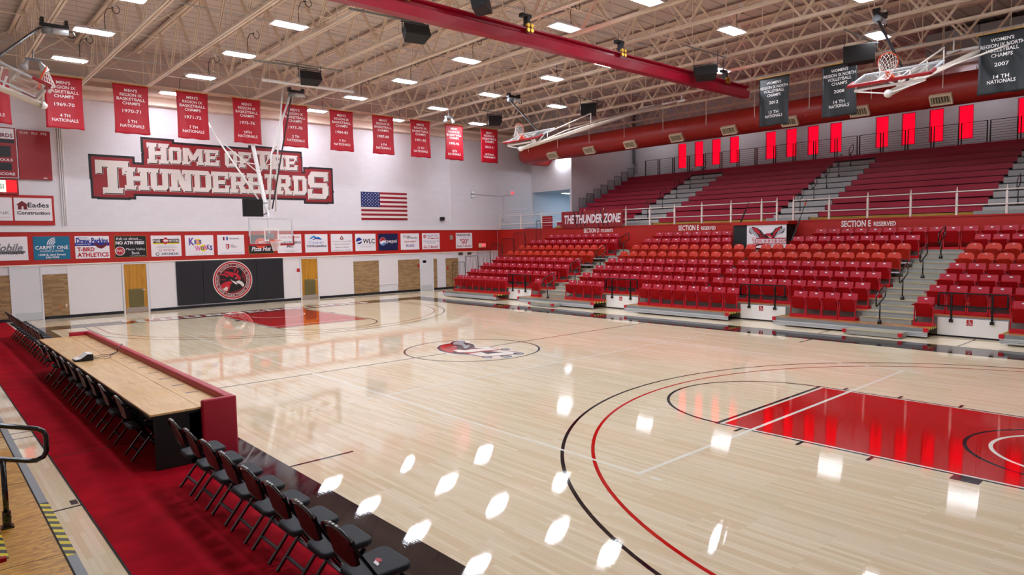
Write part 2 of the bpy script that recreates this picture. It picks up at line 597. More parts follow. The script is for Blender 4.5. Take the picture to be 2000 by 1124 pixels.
class Sheet(MB):
    """flat artwork on a plane: O origin, R right, U up, facing Nn"""
    def __init__(s, O, R, U, Nn, disp=None):
        super().__init__()
        s.O, s.R, s.U, s.N, s.disp = Vector(O), Vector(R), Vector(U), Vector(Nn), disp
    def P(s, x, y, l=0.0):
        d = s.disp(x, y) if s.disp else 0.0
        return s.O + s.R * x + s.U * y + s.N * (l + d)
    def poly(s, pts, m, l=0.002):
        s.face([s.P(x, y, l) for x, y in pts], m)
    def rect(s, x0, y0, x1, y1, m, l=0.002):
        s.poly([(x0, y0), (x1, y0), (x1, y1), (x0, y1)], m, l)
    def panel(s, x0, y0, x1, y1, m, t=0.02):
        s.prism([s.P(x0, y0), s.P(x1, y0), s.P(x1, y1), s.P(x0, y1)], s.N * t, m)
    def disc(s, cx, cy, rx, ry, m, l=0.002, n=24):
        s.poly([(cx + rx * math.cos(2 * PI * i / n), cy + ry * math.sin(2 * PI * i / n)) for i in range(n)], m, l)
    def ring(s, cx, cy, r0, r1, m, l=0.002, a0=0, a1=2 * PI, n=48):
        for i in range(n):
            t0, t1 = a0 + (a1 - a0) * i / n, a0 + (a1 - a0) * (i + 1) / n
            s.poly([(cx + r0 * math.cos(t0), cy + r0 * math.sin(t0)), (cx + r1 * math.cos(t0), cy + r1 * math.sin(t0)),
                    (cx + r1 * math.cos(t1), cy + r1 * math.sin(t1)), (cx + r0 * math.cos(t1), cy + r0 * math.sin(t1))], m, l)
    def text(s, t, cx, cy, w, h, m, l=0.004, bold=0.02, rot=0.0, shear=0.0):
        vs, fs, asp = textmesh(t, bold)
        if w is None:
            w = h * asp
        b = len(s.v)
        k = s.mi(m)
        cr, sr = math.cos(rot), math.sin(rot)
        for x, y in vs:
            X, Y = (x - .5) * w + shear * (y - .5) * h, (y - .5) * h
            s.v.append(tuple(s.P(cx + X * cr - Y * sr, cy + X * sr + Y * cr, l)))
        for f in fs:
            s.f.append(tuple(b + i for i in f))
            s.m.append(k)
    def arctext(s, t, cx, cy, r, h, m, mid, up=True, l=0.004, adv=0.8, bold=0.02):
        n = len(t)
        for i, ch in enumerate(t):
            if ch == ' ':
                continue
            k = (i - (n - 1) / 2) * h * adv / r
            a = mid - k if up else mid + k
            rot = a - PI / 2 if up else a + PI / 2
            s.text(ch, cx + r * math.cos(a), cy + r * math.sin(a), h * (0.25 if ch in 'I-' else 0.6), h * (0.2 if ch == '-' else 1), m, l, bold, rot)

# slab letters: quads in a unit box
def _R(x0, y0, x1, y1):
    return [(x0, y0), (x1, y0), (x1, y1), (x0, y1)]
SLAB = {
 'H': [_R(.08, 0, .34, 1), _R(.66, 0, .92, 1), _R(0, 0, .43, .16), _R(.57, 0, 1, .16), _R(0, .84, .43, 1), _R(.57, .84, 1, 1), _R(.3, .42, .7, .6)],
 'U': [_R(.08, .14, .34, 1), _R(.66, .14, .92, 1), _R(0, .84, .43, 1), _R(.57, .84, 1, 1), [(.08, .14), (.2, 0), (.8, 0), (.92, .14)], _R(.08, .13, .92, .2)],
 'N': [_R(.08, 0, .32, 1), _R(.68, 0, .92, 1), _R(0, 0, .42, .16), _R(0, .84, .36, 1), _R(.58, .84, 1, 1), [(.12, 1), (.42, 1), (.9, 0), (.6, 0)]],
 'D': [_R(.08, 0, .34, 1), _R(0, 0, .78, .17), _R(0, .83, .78, 1), _R(.7, .16, .97, .84), [(.7, 0), (.8, 0), (.97, .18), (.7, .18)], [(.7, .82), (.97, .82), (.8, 1), (.7, 1)]],
 'E': [_R(.08, 0, .34, 1), _R(0, 0, .96, .17), _R(0, .83, .94, 1), _R(.3, .42, .72, .58), _R(.78, 0, .96, .32), _R(.76, .7, .94, 1)],
 'F': [_R(.08, 0, .34, 1), _R(0, 0, .46, .16), _R(0, .83, .96, 1), _R(.3, .42, .72, .58), _R(.78, .68, .96, 1)],
 'R': [_R(.08, 0, .34, 1), _R(0, 0, .44, .16), _R(0, .83, .78, 1), _R(.3, .38, .78, .55), _R(.66, .5, .92, .88), [(.66, .38), (.78, .38), (.92, .52), (.66, .54)], [(.66, .84), (.92, .86), (.78, 1), (.66, 1)], [(.46, .42), (.72, .42), (.94, .1), (.66, .1)], _R(.6, 0, 1, .16)],
 'B': [_R(.08, 0, .34, 1), _R(0, 0, .8, .17), _R(0, .83, .78, 1), _R(.3, .42, .78, .58), _R(.66, .56, .9, .86), _R(.68, .14, .95, .46), [(.66, .84), (.9, .86), (.78, 1), (.66, 1)], [(.68, 0), (.8, 0), (.95, .15), (.68, .17)]],
 'I': [_R(.3, 0, .7, 1), _R(0, 0, 1, .16), _R(0, .84, 1, 1)],
 'S': [[(.04, .56), (.3, .56), (.3, .9), (.04, .84)], [(.04, .84), (.18, 1), (.96, 1), (.96, .83), (.2, .83)], _R(.78, .68, .96, 1), [(.04, .58), (.12, .42), (.96, .42), (.88, .58)], [(.7, .1), (.96, .16), (.96, .46), (.7, .5)], [(0, 0), (.82, 0), (.96, .17), (0, .17)], _R(0, 0, .18, .33)],
 'T': [_R(.36, 0, .64, 1), _R(0, .82, 1, 1), _R(0, .62, .17, 1), _R(.83, .62, 1, 1), _R(.2, 0, .8, .15)],
 'M': [_R(.05, 0, .24, 1), _R(.76, 0, .95, 1), _R(0, 0, .32, .15), _R(.68, 0, 1, .15), [(.05, 1), (.28, 1), (.6, .3), (.42, .26)], [(.72, 1), (.95, 1), (.58, .26), (.4, .3)]],
 'O': [_R(.04, .16, .3, .84), _R(.7, .16, .96, .84), [(.04, .16), (.18, 0), (.82, 0), (.96, .16), (.96, .18), (.04, .18)], [(.04, .82), (.96, .82), (.96, .84), (.82, 1), (.18, 1), (.04, .84)]],
}
def inflate(q, d):
    n = len(q)
    A = sum(q[i][0] * q[(i + 1) % n][1] - q[(i + 1) % n][0] * q[i][1] for i in range(n))
    if A < 0:
        q = q[::-1]
    out = []
    for i in range(n):
        p0, p1, p2 = Vector(q[i - 1]), Vector(q[i]), Vector(q[(i + 1) % n])
        e1, e2 = (p1 - p0).normalized(), (p2 - p1).normalized()
        n1, n2 = Vector((e1.y, -e1.x)), Vector((e2.y, -e2.x))
        b = n1 + n2
        if b.length < 1e-6:
            b = n1
        b = b / max(0.75, b.dot(n1)) if b.length else n1
        out.append((p1.x + b.x * d, p1.y + b.y * d))
    return out

SLABSTEP = 3e-5
def slab(sh, ch, x0, y0, x1, y1, m, l, d=0.0, dx=0.0, dy=0.0):
    for q in SLAB[ch]:
        sh.cnt = getattr(sh, 'cnt', 0) + 1
        w = [(x0 + (x1 - x0) * a + dx, y0 + (y1 - y0) * b + dy) for a, b in q]
        sh.poly(inflate(w, d), m, l + sh.cnt * SLABSTEP)

# ------------------------------------------------------------------ the hall itself
XW, YF = 26.3, 18.75          # inner faces of the window wall and the end wall
ROOF = 11.25
ZB = 3.53                     # upper level

def struct(name, mb, **k):
    o = mb.build(name, **k)
    o['kind'] = 'structure'
    return o

# floor and its painted court (all one varnished surface)
fl = MB()
fl.box(-18, 17.0, -22, YF + .3, -0.1, 0.0, 'maple')
G = Sheet((0, 0, 0), (1, 0, 0), (0, 1, 0), (0, 0, 1))
G.mats = fl.mats; G.v, G.f, G.m = fl.v, fl.f, fl.m
CX, CY = 7.56, 14.29
# black border, 1.22 m wide
G.rect(-8.84, CY, 8.84, CY + 1.25, 'fblack', .0010)
G.rect(-8.84, -CY - 1.25, 8.84, -CY, 'fblack', .0010)
G.rect(CX, -CY, 8.80, CY, 'fblack', .0010)
G.rect(-8.84, -CY, -7.58, CY, 'fblack', .0010)
LW = 0.05
def arc(cx, cy, r, m, l, a0, a1, wdt=LW, n=72):
    G.ring(cx, cy, r - wdt / 2, r + wdt / 2, m, l, a0, a1, n)
def line(x0, y0, x1, y1, m, l, wdt=LW):
    d = Vector((x1 - x0, y1 - y0)).normalized() * (wdt / 2)
    G.poly([(x0 - d.y, y0 + d.x), (x1 - d.y, y1 + d.x), (x1 + d.y, y1 - d.x), (x0 + d.y, y0 - d.x)], m, l)
for s in (1, -1):
    by = 12.75 * s            # basket centre
    ft = 8.50 * s
    # lane
    y0, y1 = sorted((ft + .05 * s, CY * s))
    G.rect(-1.80, y0, 1.80, y1, 'fwhite', .0012)
    y0, y1 = sorted((ft + .09 * s, CY * s))
    G.rect(-1.76, y0, 1.76, y1, 'fred', .0016)
    for x in (-1.83, 1.83):
        line(x, ft, x, CY * s, 'fblack', .0018, .04)
    line(-1.85, ft, 1.85, ft, 'fblack', .0020, .06)
    # free-throw semicircle
    if s < 0:
        arc(0, ft, 1.80, 'fblack', .0022, 0, PI)
    else:
        arc(0, ft, 1.80, 'fblack', .0022, PI, 2 * PI)
    # lane space marks
    for k, yy in enumerate((8.93, 9.88, 10.82, 12.95)):
        for x in (-2.04, 1.85):
            G.rect(x, min(yy * s - .025, yy * s + .025), x + .19, max(yy * s - .025, yy * s + .025), 'fblack', .0018)
    for x in (-2.04, 1.85):
        a, b = sorted((11.75 * s, 12.05 * s))
        G.rect(x, a, x + .19, b, 'fblack', .0018)
    # restricted area arcs
    for r, m_ in ((1.03, 'fwhite'), (1.33, 'fblack')):
        if s < 0:
            arc(0, by, r, m_, .0020, -.15, PI + .15, .05)
        else:
            arc(0, by, r, m_, .0020, PI - .15, 2 * PI + .15, .05)
    # three-point lines: black 6.75 m, red 6.33 m
    for r, xs, m_ in ((6.75, 6.55, 'fblack'), (6.33, 6.24, 'fred')):
        t = math.acos(xs / r)
        if s < 0:
            arc(0, by, r, m_, .0014, t, PI - t)
        else:
            arc(0, by, r, m_, .0014, PI + t, 2 * PI - t)
        yy = by - s * math.sqrt(r * r - xs * xs)
        for x in (-xs, xs):
            line(x, yy, x, CY * s, m_, .0014)
# centre line and circle
line(-6.95, .02, 7.5, .0, 'fblack', .0014)
arc(0, 0, 1.80, 'fblack', .0018, 0, 2 * PI)
# volleyball court
VX, VY = 4.53, 9.07
for x in (-VX, VX):
    line(x, -VY, x, VY, 'fwhite', .0022)
for y in (-VY, VY):
    line(-VX - .025, y, VX + .025, y, 'fwhite', .0024, .06)
for y in (-3.03, 3.03):
    line(-VX, y, VX, y, 'fwhite', .0024)
    for k in range(5):
        for sg in (1, -1):
            x = VX + .26 + k * .375
            line(sg * x, y, sg * (x + .17), y, 'fwhite', .0022)
for y in (-9.25, 9.25):
    for x in (-VX, VX):
        line(x, y, x, y + (.16 if y > 0 else -.16), 'fwhite', .0022)
# coaching box marks on the sidelines
for y in (-5.72, 5.72):
    line(-7.6, y, -6.66, y, 'fblack', .0018)
    line(7.6, y, 6.86, y, 'fblack', .0018)
for y in (-8.92, -5.33, 5.33):
    line(8.85, y, 10.4, y, 'fblack', .0014, .05)
for y in (-1.05, -1.45, -5.27, 3.2):
    line(-10.25, y - .04, -9.80, y - .02, 'fblack', .0014, .04)
G.rect(-9.95, -5.22, -9.88, -5.05, 'fblack', .0016)
# red strip with slab lettering behind the far baseline
for s in (1,):
    G.rect(-5.15, 14.62, 5.25, 15.30, 'fred', .0014)
    letters = 'THUNDERBIRDS'
    ws = [1.15, .8, .8, .8, .8, .76, .8, .78, .42, .8, .8, 1.05]
    tot = sum(ws) + .08 * 11
    x = -5.12
    k = 10.34 / tot
    for ch, ww in zip(letters, ws):
        big = ch in 'T' or (ch == 'S')
        slab(G, ch, x, 14.42 if big else 14.58, x + ww * k, 15.52 if big else 15.32, 'fwhite', .0020, .0)
        x += (ww + .08) * k
# centre-circle emblem: a bird's head on a block T
LG = dict(
 lw=[(-0.52, 0.97), (-0.13, 1.33), (0.16, 1.43), (0.37, 1.48), (0.59, 1.68), (0.76, 1.64), (0.91, 1.4), (0.88, 1.18), (0.72, 1.03), (0.65, 0.78), (0.43, 0.37), (0.64, 0.19), (0.57, -0.42), (0.71, -0.38), (0.83, -0.6), (0.64, -0.87), (0.62, -1.29), (0.52, -1.53), (0.28, -1.69), (0.09, -1.57), (-0.12, -1.75), (-0.27, -1.66), (-0.43, -1.41), (-0.59, -1.51), (-0.72, -1.37), (-0.59, -1.09), (-0.64, -0.65), (-0.77, -0.51), (-0.87, -0.11), (-0.82, 0.36)],
 lk=[(-0.52, 0.91), (-0.17, 1.24), (0.08, 1.29), (0.21, 1.27), (0.47, 1.52), (0.65, 1.54), (0.79, 1.32), (0.62, 1.14), (0.62, 1.03), (0.56, 0.64), (0.28, 0.23), (0.57, 0.1), (0.47, -0.55), (0.57, -1.28), (0.47, -1.48), (0.2, -1.45), (-0.28, -1.27), (-0.58, -1.14), (-0.58, -0.64), (-0.72, -0.44), (-0.8, -0.02), (-0.76, 0.42)],
 lr=[(-0.45, 0.89), (-0.12, 1.19), (0.15, 1.18), (0.06, 0.93), (-0.08, 0.54), (-0.27, 0.32), (-0.4, 0.36), (-0.5, 0.11), (-0.72, -0.1), (-0.73, 0.08), (-0.65, 0.46)],
 lg=[(0.35, 1.33), (0.57, 1.47), (0.74, 1.29), (0.51, 1.05), (0.28, 0.59), (0.43, 0.72), (0.39, 0.57), (0.04, 0.26), (-0.03, 0.29), (0.23, 0.74), (0.23, 0.94), (0.14, 1.04)],
 lre=[(-0.45, 0.38), (-0.22, 0.24), (-0.18, 0.07), (0.06, 0.09), (0.19, -0.1), (0.16, 0.24), (0.59, 0.12), (0.48, -0.59), (0.55, -1.36), (0.2, -1.45), (-0.3, -1.28), (-0.57, -1.12), (-0.56, -0.49), (-0.48, -0.45), (-0.6, -0.1)],
 lT1=[(-0.44, 0.3), (-0.27, 0.18), (-0.23, -0.0), (-0.0, 0.01), (0.26, -0.23), (0.18, 0.18), (0.55, 0.07), (0.45, -0.55), (-0.02, -0.39), (-0.31, -0.37), (-0.55, -0.11)],
 lT2=[(-0.51, -0.51), (-0.12, -0.52), (-0.2, -0.87), (0.23, -0.99), (0.15, -0.62), (0.43, -0.64), (0.5, -1.34), (0.22, -1.4), (-0.27, -1.22), (-0.52, -1.07)],
 lk2=[(-0.11, -0.47), (0.13, -0.62), (0.24, -0.98), (-0.18, -0.87)],
 lk3=[(-0.37, 0.74), (-0.19, 0.81), (-0.01, 0.7), (-0.08, 0.62), (-0.27, 0.63)],
 lw2=[(-0.21, 0.69), (0.03, 0.75), (-0.0, 0.69), (-0.15, 0.66)],
 f1=[(0.71, -0.75), (0.64, -0.8), (0.57, -0.81), (0.51, -0.77), (0.48, -0.71), (0.48, -0.63), (0.52, -0.55), (0.59, -0.5), (0.66, -0.49), (0.72, -0.53), (0.75, -0.59), (0.75, -0.67)],
 f1b=[(0.69, -0.73), (0.64, -0.76), (0.59, -0.76), (0.54, -0.74), (0.51, -0.69), (0.51, -0.63), (0.54, -0.57), (0.59, -0.54), (0.64, -0.54), (0.69, -0.56), (0.72, -0.62), (0.72, -0.68)],
 f2=[(0.49, -1.53), (0.41, -1.59), (0.32, -1.6), (0.25, -1.56), (0.21, -1.48), (0.22, -1.38), (0.27, -1.29), (0.35, -1.24), (0.44, -1.22), (0.52, -1.26), (0.55, -1.34), (0.54, -1.44)],
 f2b=[(0.47, -1.51), (0.41, -1.55), (0.34, -1.55), (0.29, -1.51), (0.26, -1.45), (0.26, -1.38), (0.29, -1.32), (0.35, -1.28), (0.42, -1.28), (0.47, -1.31), (0.51, -1.37), (0.5, -1.44)],
 f3=[(0.01, -1.61), (-0.06, -1.66), (-0.14, -1.66), (-0.21, -1.62), (-0.25, -1.55), (-0.24, -1.46), (-0.2, -1.38), (-0.14, -1.33), (-0.06, -1.33), (0.01, -1.37), (0.05, -1.44), (0.05, -1.53)],
 f3b=[(-0.01, -1.59), (-0.06, -1.62), (-0.12, -1.62), (-0.18, -1.58), (-0.21, -1.53), (-0.21, -1.46), (-0.18, -1.41), (-0.13, -1.37), (-0.07, -1.37), (-0.02, -1.41), (0.01, -1.47), (0.01, -1.53)],
 f4=[(-0.43, -1.36), (-0.49, -1.41), (-0.56, -1.42), (-0.62, -1.38), (-0.65, -1.32), (-0.65, -1.24), (-0.61, -1.17), (-0.55, -1.12), (-0.48, -1.11), (-0.42, -1.15), (-0.39, -1.21), (-0.39, -1.29)],
 f4b=[(-0.45, -1.34), (-0.49, -1.37), (-0.55, -1.38), (-0.59, -1.35), (-0.62, -1.3), (-0.62, -1.24), (-0.59, -1.19), (-0.55, -1.16), (-0.5, -1.16), (-0.45, -1.18), (-0.43, -1.23), (-0.43, -1.29)],
)
for k, m_, l in (('lw', 'fwhite', .0024), ('lk', 'fblack', .0027), ('lr', 'fred', .0030), ('lg', 'fgrey', .0030), ('lk3', 'fblack', .0033),
                 ('lw2', 'fwhite', .0036), ('f1', 'fblack', .0030), ('f2', 'fblack', .0030), ('f3', 'fblack', .0030), ('f4', 'fblack', .0030),
                 ('f1b', 'fgrey', .0036), ('f2b', 'fgrey', .0036), ('f3b', 'fgrey', .0036), ('f4b', 'fgrey', .0036), ('lre', 'fred', .0033),
                 ('lT1', 'fwhite', .0036), ('lT2', 'fwhite', .0036), ('lk2', 'fblack', .0039)):
    G.poly(LG[k], m_, l)
struct('floor', fl)

# walls
wm = MB()
wm.box(-18, XW + .3, YF, YF + .3, 0, ROOF, 'blockwall')
struct('wall_far', wm)
wm = MB(); wm.box(-18.3, -18, -22, YF + .3, 0, ROOF, 'blockwall_y'); struct('wall_left', wm)
wm = MB(); wm.box(-18, XW + .3, -22.3, -22, 0, ROOF, 'blockwall'); struct('wall_near', wm)
# window wall with its openings
WG = [11.29, 5.32, -.66, -6.63, -12.6]
WY = [g - 1.225 * k for g in WG for k in range(4)]
wm = MB()
ys = sorted(WY)
z0, z1 = 7.28, 8.85
wm.box(XW, XW + .3, -22, YF + .3, 0, z0, 'blockwall_y')
wm.box(XW, XW + .3, -22, YF + .3, z1, ROOF, 'blockwall_y')
e = -22
for y in ys:
    wm.box(XW, XW + .3, e, y - .31, z0, z1, 'blockwall_y')
    e = y + .31
wm.box(XW, XW + .3, e, YF + .3, z0, z1, 'blockwall_y')
struct('wall_right', wm)
M['frame_magenta'] = mat('window_frame_glow', '#B0103A', 0.5, var=0.05, emit='#C00A38', estr=0.25)  # frame glows faintly, imitating light coming through the red film
for i, y in enumerate(sorted(WY, reverse=True)):
    f = MB()
    f.box(XW + .02, XW + .12, y - .309, y - .27, z0 + .001, z1 - .001, 'frame_magenta')
    f.box(XW + .02, XW + .12, y + .25, y + .309, z0 + .001, z1 - .001, 'frame_magenta')
    f.box(XW + .02, XW + .12, y - .27, y + .25, z0 + .001, z0 + .04, 'frame_magenta')
    f.box(XW + .02, XW + .12, y - .27, y + .25, z1 - .04, z1 - .001, 'frame_magenta')
    o = struct('window_%d' % (i + 1), f)
    p = MB()
    p.box(XW + .08, XW + .10, y - .27, y + .25, z0 + .04, z1 - .04, 'winred')
    p.build('pane', parent=o)

wm = MB()
wm.box(-18.3, XW + .3, -22.3, YF + .3, ROOF, ROOF + .2, 'ceil')
struct('ceiling', wm)

# balcony slab and its red front
wm = MB()
wm.box(17.0, 17.15, -22, YF, 0, ZB - .0, 'balcred')
wm.box(16.97, 17.0, -22, YF, ZB - .06, ZB, 'balcred')
struct('wall_balcony', wm)
wm = MB()
wm.box(17.15, XW, -22, YF, ZB - .25, ZB - .001, 'grey')
struct('floor_balcony', wm)
# end wall of the upper seating, with the corridor opening beside it
XR, YR = 20.04, 15.28
wm = MB()
wm.box(XR, XW, YR - .15, YR, ZB, ROOF, 'blockwall')
wm.box(XR, XR + .2, YR, YF, 5.98, ROOF, 'blockwall_y')
struct('wall_corridor', wm)
wm = MB()
wm.box(XR + .2, XW, YF - .02, YF - .001, ZB, 5.98, 'daylit_wall')
wm.box(XW - .02, XW - .001, YR, YF - .02, ZB, 5.98, 'daylit_wall')
wm.box(XR + .2, XW - .02, YR + .001, YR + .02, ZB, 5.98, 'daylit_wall')
wm.box(XR + .2, XW, YR, YF, 5.98, 6.08, 'daylit_wall')
struct('wall_corridor_lining', wm)
# steel ledge along the top of the end wall
wm = MB()
for z, d in ((9.0, .30), (9.34, .55), (9.75, .32)):
    wm.box(-18, XW, YF - d, YF - .001, z, z + .12, 'truss')
wm.box(-18, XW, YF - .12, YF - .001, 9.12, 9.75, 'truss')
struct('trim_1', wm)
wm = MB(); wm.box(-18, XR, YF - .02, YF - .001, 9.87, ROOF - .001, 'ceil'); struct('trim_12', wm)

# red band round the end wall
wm = MB()
wm.box(-18, 16.93, YF - .05, YF - .001, 2.23, ZB, 'bandred')
wm.box(-18, 16.93, YF - .06, YF - .001, 2.19, 2.23, 'truss')
struct('trim_2', wm)
wm = MB()
wm.box(-18, 16.93, YF - .08, YF - .001, ZB + .001, ZB + .22, 'wallwhite')
struct('trim_3', wm)
# lower wall: brick piers and base
BR = [(-18, -8.22, 1.84), (-7.22, -6.31, 1.82), (6.73, 8.28, 1.87), (9.51, 10.99, 1.86), (11.93, 12.2, 1.85), (12.85, 13.78, 1.85)]
for i, (a, b, zt) in enumerate(BR):
    wm = MB(); wm.box(a, b, YF - .03, YF - .001, .12, zt, 'tanbrick'); struct('trim_%d' % (i + 4), wm)
wm = MB()
segs = [(-18, -8.24), (-7.19, -4.34), (-3.28, 3.70), (4.70, 11.0), (11.95, 16.9)]
for a, b in segs:
    wm.box(a, b, YF - .035, YF - .001, 0.0, .12, 'baseboard')
struct('baseboard_far', wm)
wm = MB(); wm.box(8.28, 9.51, YF - .04, YF - .001, .51, 1.99, 'wallwhite'); struct('trim_10', wm, bevel=.01)
wm = MB()
wm.box(-6.31, -4.34, YF - .02, YF - .001, .12, 2.19, 'wallwhite')
wm.box(-3.28, -2.2, YF - .02, YF - .001, .12, 2.19, 'wallwhite')
wm.box(2.83, 3.70, YF - .02, YF - .001, .12, 2.19, 'wallwhite')
wm.box(4.70, 6.72, YF - .02, YF - .001, .12, 2.19, 'wallwhite')
struct('trim_11', wm)

def door(n, x0, x1, zt, m, wood):
    f = MB()
    f.box(x0 - .07, x0, YF - .05, YF - .001, 0, zt + .05, 'doorwhite')
    f.box(x1, x1 + .06, YF - .05, YF - .001, 0, zt + .05, 'doorwhite')
    f.box(x0, x1, YF - .05, YF - .001, zt, zt + .05, 'doorwhite')
    f.box(x0, x1, YF - .03, YF - .001, .01, zt, m)
    o = struct('door_%d' % n, f)
    k = MB(); k.box(x0 + .03, x1 - .03, YF - .036, YF - .03, .02, .24 if wood else .32, 'steel' if wood else 'lightgrey')
    k.build('kick_plate', parent=o)
    if wood:
        g = MB()
        for i in range(20):
            z = .26 + i * .038
            g.hexa([(x0 + .16, YF - .045, z), (x1 - .16, YF - .045, z), (x1 - .16, YF - .03, z + .01), (x0 + .16, YF - .03, z + .01),
                    (x0 + .16, YF - .045, z + .016), (x1 - .16, YF - .045, z + .016), (x1 - .16, YF - .03, z + .036), (x0 + .16, YF - .03, z + .036)], 'louver')
        g.box(x0 + .14, x1 - .14, YF - .034, YF - .03, .24, 1.04, 'louver')
        g.build('louvre', parent=o)
    h = MB(); h.tube([(x1 - .1, YF - .03, 1.0), (x1 - .1, YF - .09, 1.0), (x1 - .2, YF - .09, 1.0)], .011, 'alu')
    h.build('door_handle', parent=o)
door(1, -8.17, -7.24, 2.13, 'doorwhite', False)
door(2, -4.26, -3.38, 2.12, 'doorwood', True)
door(3, 3.77, 4.64, 2.10, 'doorwood', True)
door(4, 11.05, 11.88, 2.13, 'doorwhite', False)

# balcony lettering frame: facing -x
def wallX(x, y, z): return Sheet((x, y, z), (0, -1, 0), (0, 0, 1), (-1, 0, 0))
def wallF(x, z, off=0.0): return Sheet((x, YF - off, z), (1, 0, 0), (0, 0, 1), (0, -1, 0))

def word(name, label, big, small, y0, y1, y2, y3, z):
    s = wallX(16.999, 0, 0)
    s.text(big, -(y0 + y1) / 2, z, y0 - y1, .26, 'cloth', .003, .025)
    s.text(small, -(y2 + y3) / 2, z - .03, y2 - y3, .17, 'cloth', .003, .02)
    o = s.build(name)
    tag(o, label, 'wall lettering')
word('wall_lettering', 'white SECTION D STUDENTS lettering painted on red balcony wall', 'SECTION D', 'STUDENTS', 11.38, 10.25, 10.12, 9.3, 3.33)
word('wall_lettering', 'white SECTION E RESERVED lettering on red balcony wall before the booth', 'SECTION E', 'RESERVED', 5.17, 4.02, 3.9, 3.12, 3.33)
word('wall_lettering', 'white SECTION E RESERVED lettering on red balcony wall beyond the booth towards the camera', 'SECTION E', 'RESERVED', -2.57, -3.7, -3.8, -4.6, 3.32)

# ------------------------------------------------------------------ things on the end wall
SW, SH = 1.24, .93
def ad(x0, name_label, bg, z0=2.42, w=SW, h=SH, border=None):
    s = wallF(x0, z0, .051)
    s.panel(0, 0, w, h, bg, .02)
    if border:
        for r in ((0, 0, w, .012), (0, h - .012, w, h), (0, 0, .012, h), (w - .012, 0, w, h)):
            s.rect(*r, border, .0215)
    s.N2 = .0225
    s.label = name_label
    return s
def fin(s, name='advertising_sign'):
    o = s.build(name)
    tag(o, s.label, 'sign', 'advertising signs on the red band')
    return o
L1, L2, L3 = .0225, .0245, .0265

s = ad(-8.86, 'white sign with grey script lettering above the word CONCRETE', 's_white', w=1.27)
s.text('Mobile', .62, .50, 1.0, .32, 's_grey', L2, .03, shear=.3)
s.poly([(.35, .27), (1.12, .25), (1.2, .33), (1.14, .38), (.35, .36)], 's_grey', L1)
s.text('CONCRETE', .72, .29, .8, .10, 's_black', L2, .03)
fin(s)
s = ad(-7.41, 'teal CARPET ONE sign with white lettering and fan logo', 's_teal')
s.text('CARPET ONE', .62, .48, 1.12, .15, 's_white', L1, .015)
s.text('FLOOR & HOME', .62, .34, .78, .065, 's_white', L1, .01)
s.text('1540 E. 2nd Street', .62, .195, .92, .08, 's_white', L1, .03)
s.text('265-7296', .62, .09, .46, .08, 's_white', L1, .03)
for r in (.09, .15, .21, .27):
    s.ring(.74, .60, r - .022, r + .012, 's_white', L1, PI / 2, PI, 14)
fin(s)
s = ad(-5.99, 'white, red and blue Drew Perkins T-BIRD ATHLETICS sign', 's_white')
s.rect(.0, .52, SW, .66, 's_blue', L1)
s.text('Senator', .3, .87, .35, .07, 's_blue', L1, 0)
s.text('Drew Perkins', .62, .735, 1.16, .25, 's_blue', L2, .04)
s.text('supports', .3, .585, .5, .07, 's_white', L2, .0, shear=.3)
s.text('T-BIRD', .38, .38, .62, .17, 's_red', L1, .04)
s.text('ATHLETICS', .63, .15, 1.14, .19, 's_red', L1, .04)
s.poly([(.66, .64), (.80, .60), (.94, .52), (1.08, .60), (1.2, .66), (1.16, .56), (1.05, .45), (.95, .40), (.82, .44), (.72, .54)], 's_maroon', L3)
fin(s)
s = ad(-4.56, 'black bank sign reading NO ATM FEES in white', 's_black', border='gold')
s.text('Ask us about....', .56, .81, 1.0, .12, 's_white', L1, .005)
s.text('NO ATM FEES!', .60, .63, 1.1, .15, 's_white', L1, .04)
s.disc(.2, .28, .19, .19, 's_white', L1)
s.disc(.2, .28, .165, .165, 's_red', L2)
s.text('PVC', .2, .28, .26, .12, 's_white', L3, .02)
s.text('Platte Valley', .81, .34, .74, .12, 's_white', L1, .0)
s.text('Bank', .80, .19, .3, .12, 's_white', L1, .0)
s.text('www.pvbank.com', .86, .06, .6, .04, 's_white', L1, .0)
fin(s)
s = ad(-3.14, 'white sign with FOSS MOTORS, TOYOTA and HYUNDAI lettering', 's_white')
s.rect(.08, .60, 1.16, .78, 's_black', L1)
s.rect(.08, .545, 1.16, .60, 's_yellow', L1)
s.text('FOSS', .24, .69, .28, .13, 's_white', L2, .03)
s.text('MOTORS', .94, .69, .40, .12, 's_white', L2, .03)
s.poly([(.42, .69), (.60, .86), (.78, .70), (.58, .52)], 's_red', L2)
s.poly([(.5, .70), (.56, .76), (.72, .72), (.66, .64), (.58, .70), (.60, .60)], 's_white', L3)
s.text('www.fossmotors.com', .62, .46, .7, .045, 's_grey', L1, 0)
s.rect(.15, .38, 1.08, .39, 's_grey', L1)
s.ring(.36, .27, .05, .065, 's_red', L1, 0, 2 * PI, 20)
s.text('TOYOTA', .72, .27, .48, .08, 's_red', L1, .02)
s.text('HYUNDAI', .76, .11, .68, .10, 's_navy', L1, .03)
s.ring(.24, .11, .05, .075, 's_navy', L1, 0, 2 * PI, 16)
fin(s)
s = ad(-1.73, 'white Kids Works sign with purple, pink and yellow lettering', 's_white')
s.disc(.55, .62, .15, .15, 's_yellow', L1)
s.disc(.78, .34, .15, .16, 's_yellow', L1)
s.text('K', .28, .64, .24, .34, 's_purple', L2, .04)
s.text('I', .43, .62, .07, .18, 's_teal', L2, .04)
s.text('D', .53, .62, .13, .17, 's_pink', L2, .04)
s.text('S', .65, .62, .12, .18, 's_blue', L2, .04)
s.text('W', .54, .32, .26, .24, 's_pink', L2, .04)
s.text('O', .74, .33, .14, .18, 's_blue', L2, .04)
s.text('R', .88, .36, .14, .20, 's_pink', L2, .04)
